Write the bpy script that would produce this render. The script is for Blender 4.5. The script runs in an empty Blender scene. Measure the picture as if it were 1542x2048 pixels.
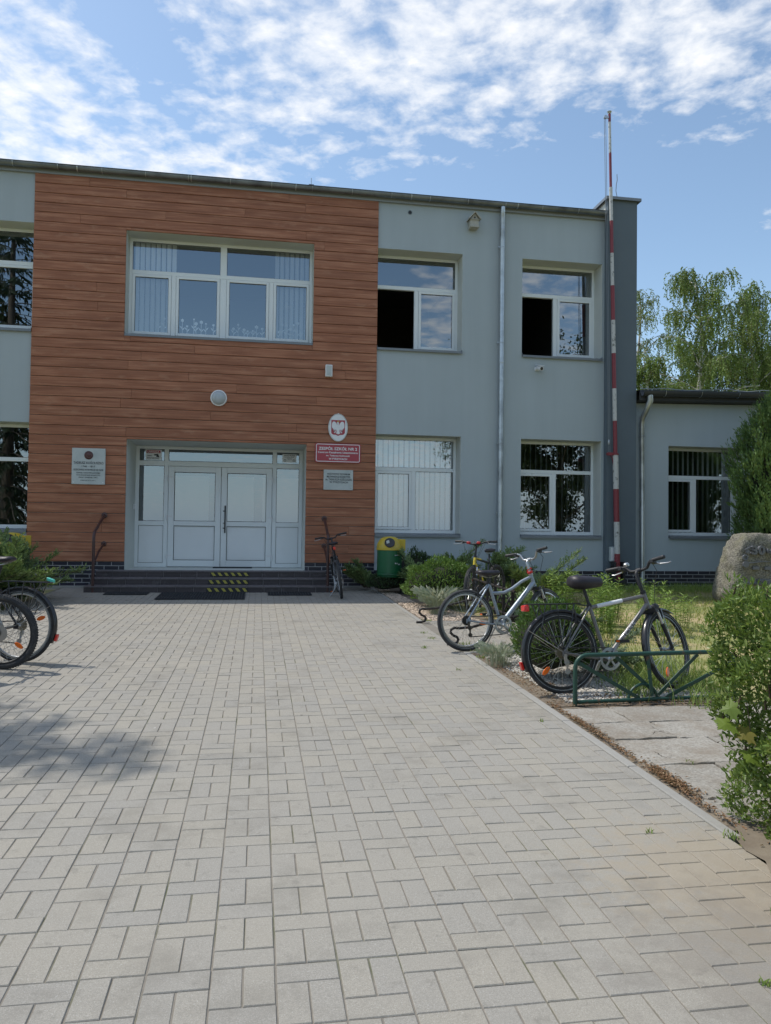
import bpy, bmesh, math, random
import numpy as np
from mathutils import Vector, Matrix, Euler
random.seed(7)
RNG = np.random.default_rng(11)
PI = math.pi
SC = bpy.context.scene
COL = SC.collection

# ------------------------------------------------------------------ camera model and ground
YAW, PITCH, ROLL = [math.radians(a) for a in (9.41, 1.48, .72)]
FPX, EYE, SLOPE = 1540.2, 1.486, .0263
_f = Vector((math.sin(YAW)*math.cos(PITCH), math.cos(YAW)*math.cos(PITCH), math.sin(PITCH)))
_r = Vector((math.cos(YAW), -math.sin(YAW), 0)); _u = _r.cross(_f)
_r, _u = math.cos(ROLL)*_r+math.sin(ROLL)*_u, -math.sin(ROLL)*_r+math.cos(ROLL)*_u
def g(y): return SLOPE*min(max(y, -4.), 16.)
def gv(y): return SLOPE*np.clip(y, -4., 16.)

# ------------------------------------------------------------------ helpers: objects
def link(name, me, parent=None):
    o = bpy.data.objects.new(name, me); COL.objects.link(o)
    if parent is not None: o.parent = parent
    return o
def tag(o, label=None, cat=None, group=None, kind=None):
    if label: o['label'] = label
    if cat: o['category'] = cat
    if group: o['group'] = group
    if kind: o['kind'] = kind
    return o
def thing(name, label, cat, loc=(0, 0, 0), rot=(0, 0, 0), group=None):
    o = bpy.data.objects.new(name, None); COL.objects.link(o)
    o.empty_display_size = .2; o.location = loc; o.rotation_euler = rot
    return tag(o, label, cat, group)
def copy_tree(o, parent=None):
    c = o.copy(); COL.objects.link(c)
    if parent is not None: c.parent = parent
    for ch in [x for x in COL.objects if x.parent == o]: copy_tree(ch, c)
    return c

class MB:
    def __init__(s): s.v = []; s.f = []; s.m = []
    def add(s, verts, faces, m=0):
        b = len(s.v); s.v += [tuple(p) for p in verts]
        s.f += [tuple(b+i for i in q) for q in faces]; s.m += [m]*len(faces); return s
    def box(s, x0, x1, y0, y1, z0, z1, m=0):
        v = [(x0,y0,z0),(x1,y0,z0),(x1,y1,z0),(x0,y1,z0),(x0,y0,z1),(x1,y0,z1),(x1,y1,z1),(x0,y1,z1)]
        return s.add(v, [(3,2,1,0),(4,5,6,7),(0,1,5,4),(1,2,6,5),(2,3,7,6),(3,0,4,7)], m)
    def obox(s, c, ax, ay, az, m=0):
        c, ax, ay, az = map(Vector, (c, ax, ay, az))
        v = [c-ax-ay-az, c+ax-ay-az, c+ax+ay-az, c-ax+ay-az, c-ax-ay+az, c+ax-ay+az, c+ax+ay+az, c-ax+ay+az]
        return s.add(v, [(3,2,1,0),(4,5,6,7),(0,1,5,4),(1,2,6,5),(2,3,7,6),(3,0,4,7)], m)
    def bar(s, a, b, w, t, up=(0,0,1), m=0):
        a, b = Vector(a), Vector(b); d = (b-a); L = d.length; d.normalize(); up = Vector(up)
        sx = d.cross(up)
        if sx.length < 1e-4: sx = d.cross(Vector((1,0,0)))
        sx.normalize(); sz = sx.cross(d)
        return s.obox((a+b)/2, d*L/2, sx*w/2, sz*t/2, m)
    def tube(s, pts, r, n=8, closed=False, m=0, caps=True, flat=None):
        P = [Vector(p) for p in pts]; k = len(P)
        R = r if hasattr(r, '__len__') else [r]*k
        T = []
        for i in range(k):
            if closed: t = P[(i+1) % k]-P[i-1]
            else: t = P[min(i+1, k-1)]-P[max(i-1, 0)]
            T.append(t.normalized() if t.length > 1e-9 else Vector((0,0,1)))
        a = T[0].orthogonal().normalized()
        if flat is not None:
            a = Vector(flat)-T[0]*Vector(flat).dot(T[0]); a.normalize()
        vs = []
        for i in range(k):
            a = a-T[i]*a.dot(T[i])
            a = a.normalized() if a.length > 1e-6 else T[i].orthogonal().normalized()
            b = T[i].cross(a)
            for j in range(n):
                w = 2*PI*j/n
                vs.append(P[i]+a*(math.cos(w)*R[i])+b*(math.sin(w)*R[i]))
        fs = []
        for i in range(k if closed else k-1):
            i2 = (i+1) % k
            for j in range(n):
                j2 = (j+1) % n
                fs.append((i*n+j, i*n+j2, i2*n+j2, i2*n+j))
        if caps and not closed:
            fs.append(tuple(range(n-1, -1, -1))); fs.append(tuple((k-1)*n+j for j in range(n)))
        return s.add(vs, fs, m)
    def lathe(s, prof, c=(0,0,0), axis=(0,0,1), n=20, m=0):
        ax = Vector(axis).normalized(); a = ax.orthogonal().normalized(); b = ax.cross(a); c = Vector(c)
        vs = []
        for (r, z) in prof:
            for j in range(n):
                w = 2*PI*j/n
                vs.append(c+ax*z+a*(r*math.cos(w))+b*(r*math.sin(w)))
        fs = [(i*n+j, i*n+(j+1) % n, (i+1)*n+(j+1) % n, (i+1)*n+j) for i in range(len(prof)-1) for j in range(n)]
        fs.append(tuple(range(n-1, -1, -1))); fs.append(tuple((len(prof)-1)*n+j for j in range(n)))
        return s.add(vs, fs, m)
    def prism(s, poly, o, ex, ey, ez, m=0):
        o, ex, ey, ez = map(Vector, (o, ex, ey, ez)); n = len(poly)
        lo = [o+ex*p[0]+ey*p[1] for p in poly]; hi = [p+ez for p in lo]
        fs = [tuple(range(n-1, -1, -1)), tuple(range(n, 2*n))]+[(i, (i+1) % n, n+(i+1) % n, n+i) for i in range(n)]
        return s.add(lo+hi, fs, m)
    def xf(s, fn):
        s.v = [tuple(fn(Vector(p))) for p in s.v]; return s
    def build(s, name, mats, parent=None, smooth=True, bevel=0, loc=None, ang=35):
        me = bpy.data.meshes.new(name)
        vv = s.v
        if loc is not None: vv = [(p[0]-loc[0], p[1]-loc[1], p[2]-loc[2]) for p in vv]
        me.from_pydata(vv, [], s.f); me.validate(); me.update()
        for mt in (mats if isinstance(mats, (list, tuple)) else [mats]): me.materials.append(mt)
        if len(s.m) == len(me.polygons) and any(s.m): me.polygons.foreach_set('material_index', s.m)
        bm = bmesh.new(); bm.from_mesh(me); bmesh.ops.recalc_face_normals(bm, faces=bm.faces); bm.to_mesh(me); bm.free()
        if smooth:
            me.shade_smooth(); me.set_sharp_from_angle(angle=math.radians(ang))
        o = link(name, me, parent)
        if loc is not None: o.location = loc
        if bevel:
            b = o.modifiers.new('Bevel', 'BEVEL'); b.width = bevel; b.segments = 2; b.limit_method = 'ANGLE'; b.angle_limit = math.radians(40)
        return o

def np_mesh(name, V, F, mats, parent=None, smooth=False, mi=None):
    """V (n,3); F (m,k) faces that all have k corners"""
    V = np.ascontiguousarray(V, dtype=np.float32); F = np.ascontiguousarray(F, dtype=np.int32); m, k = F.shape
    me = bpy.data.meshes.new(name)
    me.vertices.add(len(V)); me.vertices.foreach_set('co', V.ravel())
    me.loops.add(m*k); me.loops.foreach_set('vertex_index', F.ravel())
    me.polygons.add(m); me.polygons.foreach_set('loop_start', np.arange(0, m*k, k, dtype=np.int32))
    me.polygons.foreach_set('loop_total', np.full(m, k, dtype=np.int32))
    me.update(calc_edges=True)
    for mt in (mats if isinstance(mats, (list, tuple)) else [mats]): me.materials.append(mt)
    if mi is not None: me.polygons.foreach_set('material_index', np.asarray(mi, dtype=np.int32))
    me.shade_smooth() if smooth else me.shade_flat()
    return link(name, me, parent)
def unit(a): return a/np.maximum(np.linalg.norm(a, axis=-1, keepdims=True), 1e-9)
def rnd(n, s=1.): return RNG.normal(size=(n, 3))*s
def leaf_quads(P, D, N, L, W, fold=.25, mid=.5):
    D = unit(D); S = unit(np.cross(D, N)); N = np.cross(S, D)
    L = np.broadcast_to(np.asarray(L, float), (len(P),))[:, None]; W = np.broadcast_to(np.asarray(W, float), (len(P),))[:, None]
    M = P+D*L*mid+N*fold*W
    V = np.stack([P, M+S*W*.5, P+D*L, M-S*W*.5], 1).reshape(-1, 3)
    return V, np.arange(len(V)).reshape(-1, 4)
def leaf_oval(P, D, N, L, W, fold=.25, droop=.15):
    D = unit(D); S = unit(np.cross(D, N)); N = np.cross(S, D)
    L = np.broadcast_to(np.asarray(L, float), (len(P),))[:, None]; W = np.broadcast_to(np.asarray(W, float), (len(P),))[:, None]
    A = lambda t, w: P+D*L*t+S*W*w*.5+N*(fold*abs(w)*W*.5-droop*L*t*t)
    V = np.stack([A(0,0), A(.3,.85), A(.65,.8), A(1,0), A(.5,0), A(.65,-.8), A(.3,-.85)], 1).reshape(-1, 3)
    b = np.arange(len(P))[:, None]*7
    F = np.concatenate([b+np.array([[0,1,2,3,4]]), b+np.array([[0,4,3,5,6]])], 0)
    return V, F

# ------------------------------------------------------------------ helpers: materials
MATS = {}
class NT:
    def __init__(s, nt): s.nt = nt
    def n(s, t, **kw):
        nd = s.nt.nodes.new(t)
        ins = kw.pop('ins', {})
        for k, v in kw.items(): setattr(nd, k, v)
        for k, v in ins.items(): s.set(nd, k, v)
        return nd
    def set(s, nd, k, v):
        sock = nd.inputs[k]
        if isinstance(v, bpy.types.NodeSocket): s.nt.links.new(v, sock)
        elif isinstance(v, bpy.types.Node): s.nt.links.new(v.outputs[0], sock)
        else: sock.default_value = v
    def math(s, op, a, b=0., c=None, clamp=False):
        nd = s.n('ShaderNodeMath', operation=op, use_clamp=clamp)
        s.set(nd, 0, a); s.set(nd, 1, b)
        if c is not None: s.set(nd, 2, c)
        return nd.outputs[0]
    def mix(s, fac, a, b, blend='MIX'):
        nd = s.n('ShaderNodeMix', data_type='RGBA', blend_type=blend)
        s.set(nd, 0, fac); s.set(nd, 6, a); s.set(nd, 7, b)
        return nd.outputs[2]
    def ramp(s, fac, stops, interp='LINEAR'):
        nd = s.n('ShaderNodeValToRGB'); s.set(nd, 0, fac); cr = nd.color_ramp; cr.interpolation = interp
        while len(cr.elements) < len(stops): cr.elements.new(.5)
        for e, (p, c) in zip(cr.elements, stops):
            e.position = p; e.color = c if len(c) == 4 else (*c, 1)
        return nd.outputs[0]
    def noise(s, vec, scale, detail=3., rough=.55, dist=0.):
        nd = s.n('ShaderNodeTexNoise', ins={'Scale': scale, 'Detail': detail, 'Roughness': rough, 'Distortion': dist})
        if vec is not None: s.set(nd, 'Vector', vec)
        return nd.outputs[0]
    def mapping(s, vec, sc=(1,1,1), loc=(0,0,0), rot=(0,0,0)):
        nd = s.n('ShaderNodeMapping'); s.set(nd, 'Vector', vec)
        nd.inputs['Scale'].default_value = sc; nd.inputs['Location'].default_value = loc; nd.inputs['Rotation'].default_value = rot
        return nd.outputs[0]
def c4(c): return (*c, 1) if len(c) == 3 else c
def new_mat(name):
    m = bpy.data.materials.new(name); m.use_nodes = True; m.node_tree.nodes.clear()
    N = NT(m.node_tree); out = N.n('ShaderNodeOutputMaterial')
    MATS[name] = m
    return m, N, out
def pbr(name, col, rough=.6, metal=0., var=.12, nscale=18., bump=0., bscale=80., island=0., spec=.5, coat=0., dirt=None, trans=0., col2=None, osp=True):
    """Principled with noise variation, optional random-per-island value, dirt patches, leaf translucency."""
    m, N, out = new_mat(name)
    pos = N.n('ShaderNodeTexCoord').outputs['Object' if osp else 'Generated']
    nz = N.noise(pos, nscale, 4.)
    base = N.mix(nz, c4([x*(1-var) for x in col]), c4([min(x*(1+var), 1) for x in col]))
    if col2 is not None:
        k = N.ramp(N.noise(pos, nscale*.35, 3.), [(.42, (0,0,0)), (.62, (1,1,1))]); base = N.mix(k, base, c4(col2))
    if island:
        ri = N.n('ShaderNodeNewGeometry').outputs['Random Per Island']
        v = N.math('MULTIPLY_ADD', ri, 2*island, 1-island)
        hsv = N.n('ShaderNodeHueSaturation', ins={'Color': base, 'Value': v}); base = hsv.outputs[0]
    if dirt is not None:
        dc, ds, lo, hi = dirt
        k = N.ramp(N.noise(pos, ds, 5., .6), [(lo, (0,0,0)), (hi, (1,1,1))]); base = N.mix(k, base, c4(dc))
    b = N.n('ShaderNodeBsdfPrincipled', ins={'Base Color': base, 'Roughness': rough, 'Metallic': metal, 'Specular IOR Level': spec, 'Coat Weight': coat})
    if bump:
        bn = N.n('ShaderNodeBump', ins={'Strength': bump, 'Distance': .004, 'Height': N.noise(pos, bscale, 3.)})
        N.set(b, 'Normal', bn.outputs[0])
    sh = b.outputs[0]
    if trans:
        tl = N.n('ShaderNodeBsdfTranslucent'); N.set(tl, 'Color', N.mix(.5, base, (.30, .42, .06, 1)))
        mx = N.n('ShaderNodeMixShader', ins={0: trans}); N.nt.links.new(sh, mx.inputs[1]); N.nt.links.new(tl.outputs[0], mx.inputs[2]); sh = mx.outputs[0]
    N.nt.links.new(sh, out.inputs[0])
    return m
def leafmat(name, a, b, rough=.5, trans=.25, c=None):
    m, N, out = new_mat(name)
    ri = N.n('ShaderNodeNewGeometry').outputs['Random Per Island']
    pos = N.n('ShaderNodeTexCoord').outputs['Object']
    st = [(0, a), (.8, b)] + ([(1., c)] if c else [])
    base = N.ramp(ri, st)
    base = N.mix(N.math('MULTIPLY', N.noise(pos, 2.2, 2.), .5), base, c4([x*.6 for x in a]))
    p = N.n('ShaderNodeBsdfPrincipled', ins={'Base Color': base, 'Roughness': rough, 'Specular IOR Level': .35})
    tl = N.n('ShaderNodeBsdfTranslucent'); N.set(tl, 'Color', N.mix(.5, base, (.28, .40, .05, 1)))
    mx = N.n('ShaderNodeMixShader', ins={0: trans}); N.nt.links.new(p.outputs[0], mx.inputs[1]); N.nt.links.new(tl.outputs[0], mx.inputs[2])
    N.nt.links.new(mx.outputs[0], out.inputs[0])
    return m

# ------------------------------------------------------------------ materials
M = {}
def plaster_mat(name, col):
    m, N, out = new_mat(name)
    pos = N.n('ShaderNodeTexCoord').outputs['Object']
    a = N.noise(N.mapping(pos, (3.2, 1, .28)), 1., 5., .6); b_ = N.noise(pos, .55, 4., .6); c_ = N.noise(pos, 190., 2., .7)
    v = N.math('ADD', N.math('MULTIPLY_ADD', a, .16, .84), N.math('ADD', N.math('MULTIPLY', b_, .16), N.math('MULTIPLY_ADD', c_, .22, -.11)))
    base = N.mix(1., c4(col), N.n('ShaderNodeCombineColor', ins={0: v, 1: v, 2: v}).outputs[0], 'MULTIPLY')
    p = N.n('ShaderNodeBsdfPrincipled', ins={'Base Color': base, 'Roughness': .92, 'Specular IOR Level': .25})
    bn = N.n('ShaderNodeBump', ins={'Strength': .5, 'Distance': .004, 'Height': N.noise(pos, 240., 3.)}); N.set(p, 'Normal', bn.outputs[0])
    N.nt.links.new(p.outputs[0], out.inputs[0]); return m
M['plaster'] = plaster_mat('grey_plaster', (.412, .466, .490))
M['plaster_dark'] = pbr('dark_grey_plaster', (.122, .152, .175), .9, var=.06, nscale=3, bump=.35, bscale=260)
M['reveal'] = pbr('pale_reveal_paint', (.62, .65, .62), .85, var=.05, nscale=6, bump=.15, bscale=200)
M['cream'] = pbr('cream_render', (.66, .64, .56), .9, var=.08, nscale=4)
M['mortar'] = pbr('light_mortar', (.42, .42, .42), .95, var=.12, nscale=40, bump=.3)
M['clinker'] = pbr('dark_clinker', (.018, .019, .032), .38, var=.3, nscale=14, bump=.2, bscale=60, island=.35)
M['pvc'] = pbr('white_pvc', (.78, .82, .83), .35, var=.03, nscale=5)
M['pvc_panel'] = pbr('white_pvc_panel', (.80, .83, .84), .4, var=.03, nscale=3)
M['rubber'] = pbr('black_rubber_seal', (.02, .02, .022), .7, var=.1)
M['sill'] = pbr('grey_coated_sill', (.20, .22, .24), .45, metal=.3, var=.08, nscale=7)
M['zinc'] = pbr('galvanised_zinc', (.50, .54, .57), .38, metal=.85, var=.18, nscale=9, dirt=((.25,.27,.29), 3, .45, .75))
M['gutter'] = pbr('weathered_zinc_gutter', (.22, .245, .27), .42, metal=.7, var=.2, nscale=5, dirt=((.10,.11,.13), 2, .45, .7))
M['gutter_dark'] = pbr('dark_pvc_gutter', (.045, .048, .052), .45, var=.2, nscale=5)
M['roofing'] = pbr('dark_roofing_felt', (.06, .065, .075), .9, var=.2, nscale=14)
M['fascia'] = pbr('fascia_metal', (.30, .325, .34), .5, metal=.2, var=.08)
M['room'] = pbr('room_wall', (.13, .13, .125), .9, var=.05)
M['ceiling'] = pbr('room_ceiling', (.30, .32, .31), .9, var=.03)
M['blind'] = pbr('fabric_blind', (.74, .77, .80), .85, var=.06, nscale=30, island=.08)
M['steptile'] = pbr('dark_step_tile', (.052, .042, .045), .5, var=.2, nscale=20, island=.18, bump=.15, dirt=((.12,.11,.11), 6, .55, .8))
M['tread'] = pbr('lightened_tread_tile', (.135, .12, .125), .5, var=.2, nscale=20, island=.12, bump=.15, dirt=((.20,.18,.18), 6, .55, .8))  # paler than the risers: light falling on the treads is put into the colour
M['threshold'] = pbr('grey_landing_tile', (.16, .16, .165), .6, var=.15, nscale=14)
M['yellow'] = pbr('hazard_yellow', (.42, .37, .07), .6, var=.15, nscale=30)
M['black'] = pbr('matt_black', (.022, .022, .024), .55, var=.2, nscale=24)
M['blackgloss'] = pbr('black_paint', (.016, .016, .018), .3, var=.15, nscale=24, coat=.3)
M['matrubber'] = pbr('dark_mat', (.032, .034, .038), .85, var=.25, nscale=60, bump=.3)
M['brownpaint'] = pbr('brown_painted_steel', (.066, .030, .027), .38, var=.2, nscale=16, dirt=((.10,.04,.02), 12, .55, .75))
M['stone_plate'] = pbr('pale_stone_plate', (.50, .54, .53), .6, var=.08, nscale=30, dirt=((.40,.45,.44), 5, .45, .75))
M['ink'] = pbr('dark_lettering', (.035, .04, .045), .6, var=.2, nscale=40)
M['signred'] = pbr('sign_red', (.36, .022, .04), .35, var=.06, nscale=9, coat=.2)
M['white'] = pbr('white_enamel', (.76, .77, .78), .35, var=.03)
M['bronze'] = pbr('dark_bronze', (.11, .055, .05), .4, metal=.5, var=.3, nscale=40)
M['bronze_grey'] = pbr('patinated_bronze', (.15, .155, .175), .5, metal=.3, var=.12, nscale=30)
M['lampglass'] = pbr('opal_glass', (.42, .46, .48), .25, var=.03, coat=.3)
M['birdwood'] = pbr('weathered_birdhouse', (.42, .41, .36), .85, var=.2, nscale=30)
M['binyellow'] = pbr('bin_yellow', (.58, .42, .035), .42, var=.1, nscale=8, dirt=((.40,.32,.08), 8, .5, .75))
M['bingreen'] = pbr('bin_green', (.012, .12, .045), .42, var=.18, nscale=8, dirt=((.03,.10,.05), 6, .5, .75))
M['poleRed'] = pbr('faded_red_paint', (.22, .035, .045), .5, var=.2, nscale=20)
M['poleWhite'] = pbr('flaked_white_paint', (.52, .52, .50), .55, var=.12, nscale=20, dirt=((.12,.12,.11), 14, .56, .68))
M['rackgreen'] = pbr('green_rack_paint', (.018, .066, .046), .42, var=.2, nscale=22, dirt=((.10,.06,.035), 16, .6, .72))
M['iron'] = pbr('wrought_iron', (.03, .026, .024), .55, metal=.3, var=.3, nscale=30, dirt=((.09,.045,.025), 20, .55, .75))
M['tyre'] = pbr('tyre_rubber', (.032, .033, .036), .8, var=.25, nscale=60, bump=.5, bscale=220, dirt=((.10,.095,.085), 9, .5, .8))
M['alu'] = pbr('brushed_aluminium', (.46, .47, .48), .36, metal=.9, var=.1, nscale=30)
M['steel'] = pbr('bright_steel', (.55, .55, .54), .3, metal=.95, var=.12, nscale=40)
M['drive'] = pbr('oily_steel', (.09, .085, .08), .4, metal=.8, var=.3, nscale=60)
M['brassy'] = pbr('worn_cassette', (.32, .28, .20), .4, metal=.9, var=.3, nscale=60)
M['frame_grey'] = pbr('graphite_frame', (.19, .182, .175), .48, metal=.45, var=.08, coat=.5)
M['frame_silver'] = pbr('silver_blue_frame', (.30, .345, .40), .42, metal=.45, var=.06, coat=.5)
M['frame_yellow'] = pbr('yellow_frame', (.66, .50, .03), .35, var=.08, coat=.4)
M['frame_black'] = pbr('black_frame', (.02, .021, .026), .3, var=.1, coat=.5)
M['decal'] = pbr('white_decal', (.72, .73, .75), .4, var=.03)
M['vinyl'] = pbr('saddle_vinyl', (.022, .018, .024), .5, var=.2, nscale=30, bump=.15)
M['orange'] = pbr('orange_reflector', (.85, .16, .015), .25, var=.2, nscale=120, coat=.5)
M['red'] = pbr('red_lens', (.62, .02, .015), .2, var=.1, nscale=60, coat=.6)
M['redplastic'] = pbr('red_plastic', (.55, .03, .03), .4, var=.1)
M['teal'] = pbr('teal_reflector', (.10, .55, .45), .25, var=.2, coat=.5)
M['bark'] = pbr('grey_bark', (.12, .10, .08), .9, var=.3, nscale=20, bump=.6, bscale=40)
M['birchbark'] = pbr('birch_bark', (.52, .50, .46), .8, var=.15, nscale=5, dirt=((.06,.055,.05), 4, .56, .64))
M['twig'] = pbr('brown_twig', (.09, .06, .04), .9, var=.3)
M['core'] = pbr('painted_inner_shade', (.018, .022, .010), .95, var=.4, nscale=12)  # near-black fill: the shade inside foliage is put into the colour
M['soil'] = pbr('dry_soil', (.17, .135, .10), .95, var=.25, nscale=9, bump=.6, bscale=40, col2=(.24, .20, .15))
M['lawnsoil'] = pbr('dry_lawn_soil', (.215, .235, .08), .95, var=.35, nscale=3.5, bump=.7, bscale=40, col2=(.40, .32, .17))
M['sand'] = pbr('joint_sand', (.215, .195, .165), .95, var=.3, nscale=30, bump=.4, bscale=120, dirt=((.10, .11, .055), 2.2, .52, .68))
M['concrete'] = pbr('kerb_concrete', (.31, .30, .275), .9, var=.1, nscale=20, bump=.3, bscale=140, island=.05)
def slab_mat():
    m, N, out = new_mat('old_slab_concrete')
    pos = N.n('ShaderNodeTexCoord').outputs['Object']
    a = N.noise(pos, 60., 4., .7); b_ = N.noise(pos, 5., 5., .65); ri = N.n('ShaderNodeNewGeometry').outputs['Random Per Island']
    base = N.ramp(a, [(.3, (.20, .185, .16)), (.5, (.315, .295, .26)), (.7, (.42, .40, .355))])
    base = N.mix(N.ramp(b_, [(.42, (0,0,0)), (.68, (.8,.8,.8))]), base, (.225, .19, .15, 1))
    w = N.n('ShaderNodeVectorMath', operation='ADD'); N.set(w, 0, pos); sc_ = N.n('ShaderNodeVectorMath', operation='SCALE'); N.set(sc_, 0, N.n('ShaderNodeTexNoise', ins={'Vector': pos, 'Scale': 9., 'Detail': 4.}).outputs['Color']); sc_.inputs['Scale'].default_value = .22; N.set(w, 1, sc_.outputs[0])
    vo = N.n('ShaderNodeTexVoronoi', feature='DISTANCE_TO_EDGE', ins={'Vector': w.outputs[0], 'Scale': 1.5})
    ck = N.math('MULTIPLY', N.math('LESS_THAN', vo.outputs['Distance'], .0055), N.math('GREATER_THAN', N.noise(pos, 1.7, 2.), .53))
    base = N.mix(ck, base, (.06, .05, .04, 1))
    hs = N.n('ShaderNodeHueSaturation', ins={'Color': base, 'Value': N.math('MULTIPLY_ADD', ri, .16, .92)})
    p = N.n('ShaderNodeBsdfPrincipled', ins={'Base Color': hs.outputs[0], 'Roughness': .95, 'Specular IOR Level': .2})
    bn = N.n('ShaderNodeBump', ins={'Strength': .9, 'Distance': .006, 'Height': N.math('SUBTRACT', N.math('ADD', N.noise(pos, 38., 5., .7), N.math('MULTIPLY', b_, 1.5)), ck)}); N.set(p, 'Normal', bn.outputs[0])
    N.nt.links.new(p.outputs[0], out.inputs[0]); return m
M['slab'] = slab_mat()
M['pebble'] = pbr('pale_pebble', (.46, .43, .38), .8, var=.15, nscale=60, island=.38)
M['pebblewarm'] = pbr('warm_pebble', (.50, .40, .31), .8, var=.15, nscale=60, island=.35)
M['asphalt'] = pbr('asphalt', (.06, .06, .06), .9, var=.2, nscale=30)
M['L_hedge'] = leafmat('privet_leaf', (.085, .150, .030), (.21, .30, .070), .38, .30, (.36, .42, .12))
M['L_maple'] = leafmat('maple_leaf', (.10, .18, .03), (.20, .27, .045), .5, .35, (.26, .16, .04))
M['L_globe'] = leafmat('cypress_spray', (.075, .16, .035), (.21, .32, .07), .6, .15)
M['L_thuja'] = leafmat('thuja_spray', (.045, .115, .026), (.13, .22, .045), .6, .15)
M['L_jun'] = leafmat('juniper_spray', (.14, .215, .085), (.28, .36, .14), .65, .12)
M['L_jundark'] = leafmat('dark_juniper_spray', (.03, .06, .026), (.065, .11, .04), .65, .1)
M['L_creep'] = leafmat('blue_juniper_spray', (.10, .15, .095), (.20, .27, .155), .65, .1)
M['L_tree'] = leafmat('conifer_spray', (.085, .165, .05), (.20, .30, .085), .6, .15, (.13, .16, .04))
M['L_phlox'] = leafmat('lanceolate_leaf', (.18, .31, .06), (.33, .45, .11), .45, .35)
M['L_fescue'] = leafmat('fescue_blade', (.30, .35, .24), (.46, .48, .37), .7, .15, (.46, .42, .28))
M['L_birch'] = leafmat('birch_leaf', (.115, .185, .045), (.23, .31, .085), .5, .3, (.17, .21, .07))
M['L_birch_pale'] = leafmat('pale_birch_leaf', (.14, .19, .08), (.25, .29, .14), .5, .35)
M['L_spruce'] = leafmat('spruce_needles', (.012, .030, .012), (.03, .055, .02), .6, .05)
M['L_decid'] = leafmat('tree_leaf', (.016, .034, .009), (.036, .06, .014), .5, .15)
M['L_grass'] = leafmat('lawn_blade', (.24, .31, .06), (.42, .41, .12), .7, .2, (.34, .28, .12))
M['L_weed'] = leafmat('weed_leaf', (.19, .29, .06), (.32, .40, .11), .6, .2)
M['L_litter'] = leafmat('dead_leaf', (.20, .10, .05), (.34, .21, .12), .8, .1, (.44, .33, .21))

def wood_mat():
    m, N, out = new_mat('plank_wood')
    pos = N.n('ShaderNodeTexCoord').outputs['Object']
    ri = N.n('ShaderNodeNewGeometry').outputs['Random Per Island']
    off = N.n('ShaderNodeCombineXYZ', ins={0: N.math('MULTIPLY', ri, 37.), 2: N.math('MULTIPLY', ri, 11.)}).outputs[0]
    p = N.n('ShaderNodeVectorMath', operation='ADD'); N.set(p, 0, pos); N.set(p, 1, off); p = p.outputs[0]
    g1 = N.noise(N.mapping(p, (.9, 1, 26)), 1., 5., .6, .4)
    g2 = N.noise(N.mapping(p, (1.6, 1, 9)), 1., 3., .5)
    g3 = N.noise(N.mapping(p, (5, 1, 140)), 1., 2., .5)
    base = N.ramp(g1, [(.26, (.17, .062, .030)), (.48, (.375, .150, .078)), (.74, (.56, .28, .165))])
    base = N.mix(N.ramp(g2, [(.40, (0,0,0)), (.70, (.7,.7,.7))]), base, (.25, .095, .048, 1))
    base = N.mix(N.ramp(N.noise(N.mapping(p, (2.2, 1, 7)), 1., 4., .65), [(.56, (0,0,0)), (.72, (.45,.45,.45))]), base, (.56, .32, .20, 1))
    base = N.mix(N.math('MULTIPLY', g3, .35), base, (.26, .105, .066, 1))
    hs = N.n('ShaderNodeHueSaturation', ins={'Color': base, 'Value': N.math('MULTIPLY_ADD', ri, .12, .94)})
    b = N.n('ShaderNodeBsdfPrincipled', ins={'Base Color': hs.outputs[0], 'Roughness': .55, 'Specular IOR Level': .35})
    bn = N.n('ShaderNodeBump', ins={'Strength': .25, 'Distance': .003, 'Height': g1}); N.set(b, 'Normal', bn.outputs[0])
    N.nt.links.new(b.outputs[0], out.inputs[0]); return m
M['wood'] = wood_mat()

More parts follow.
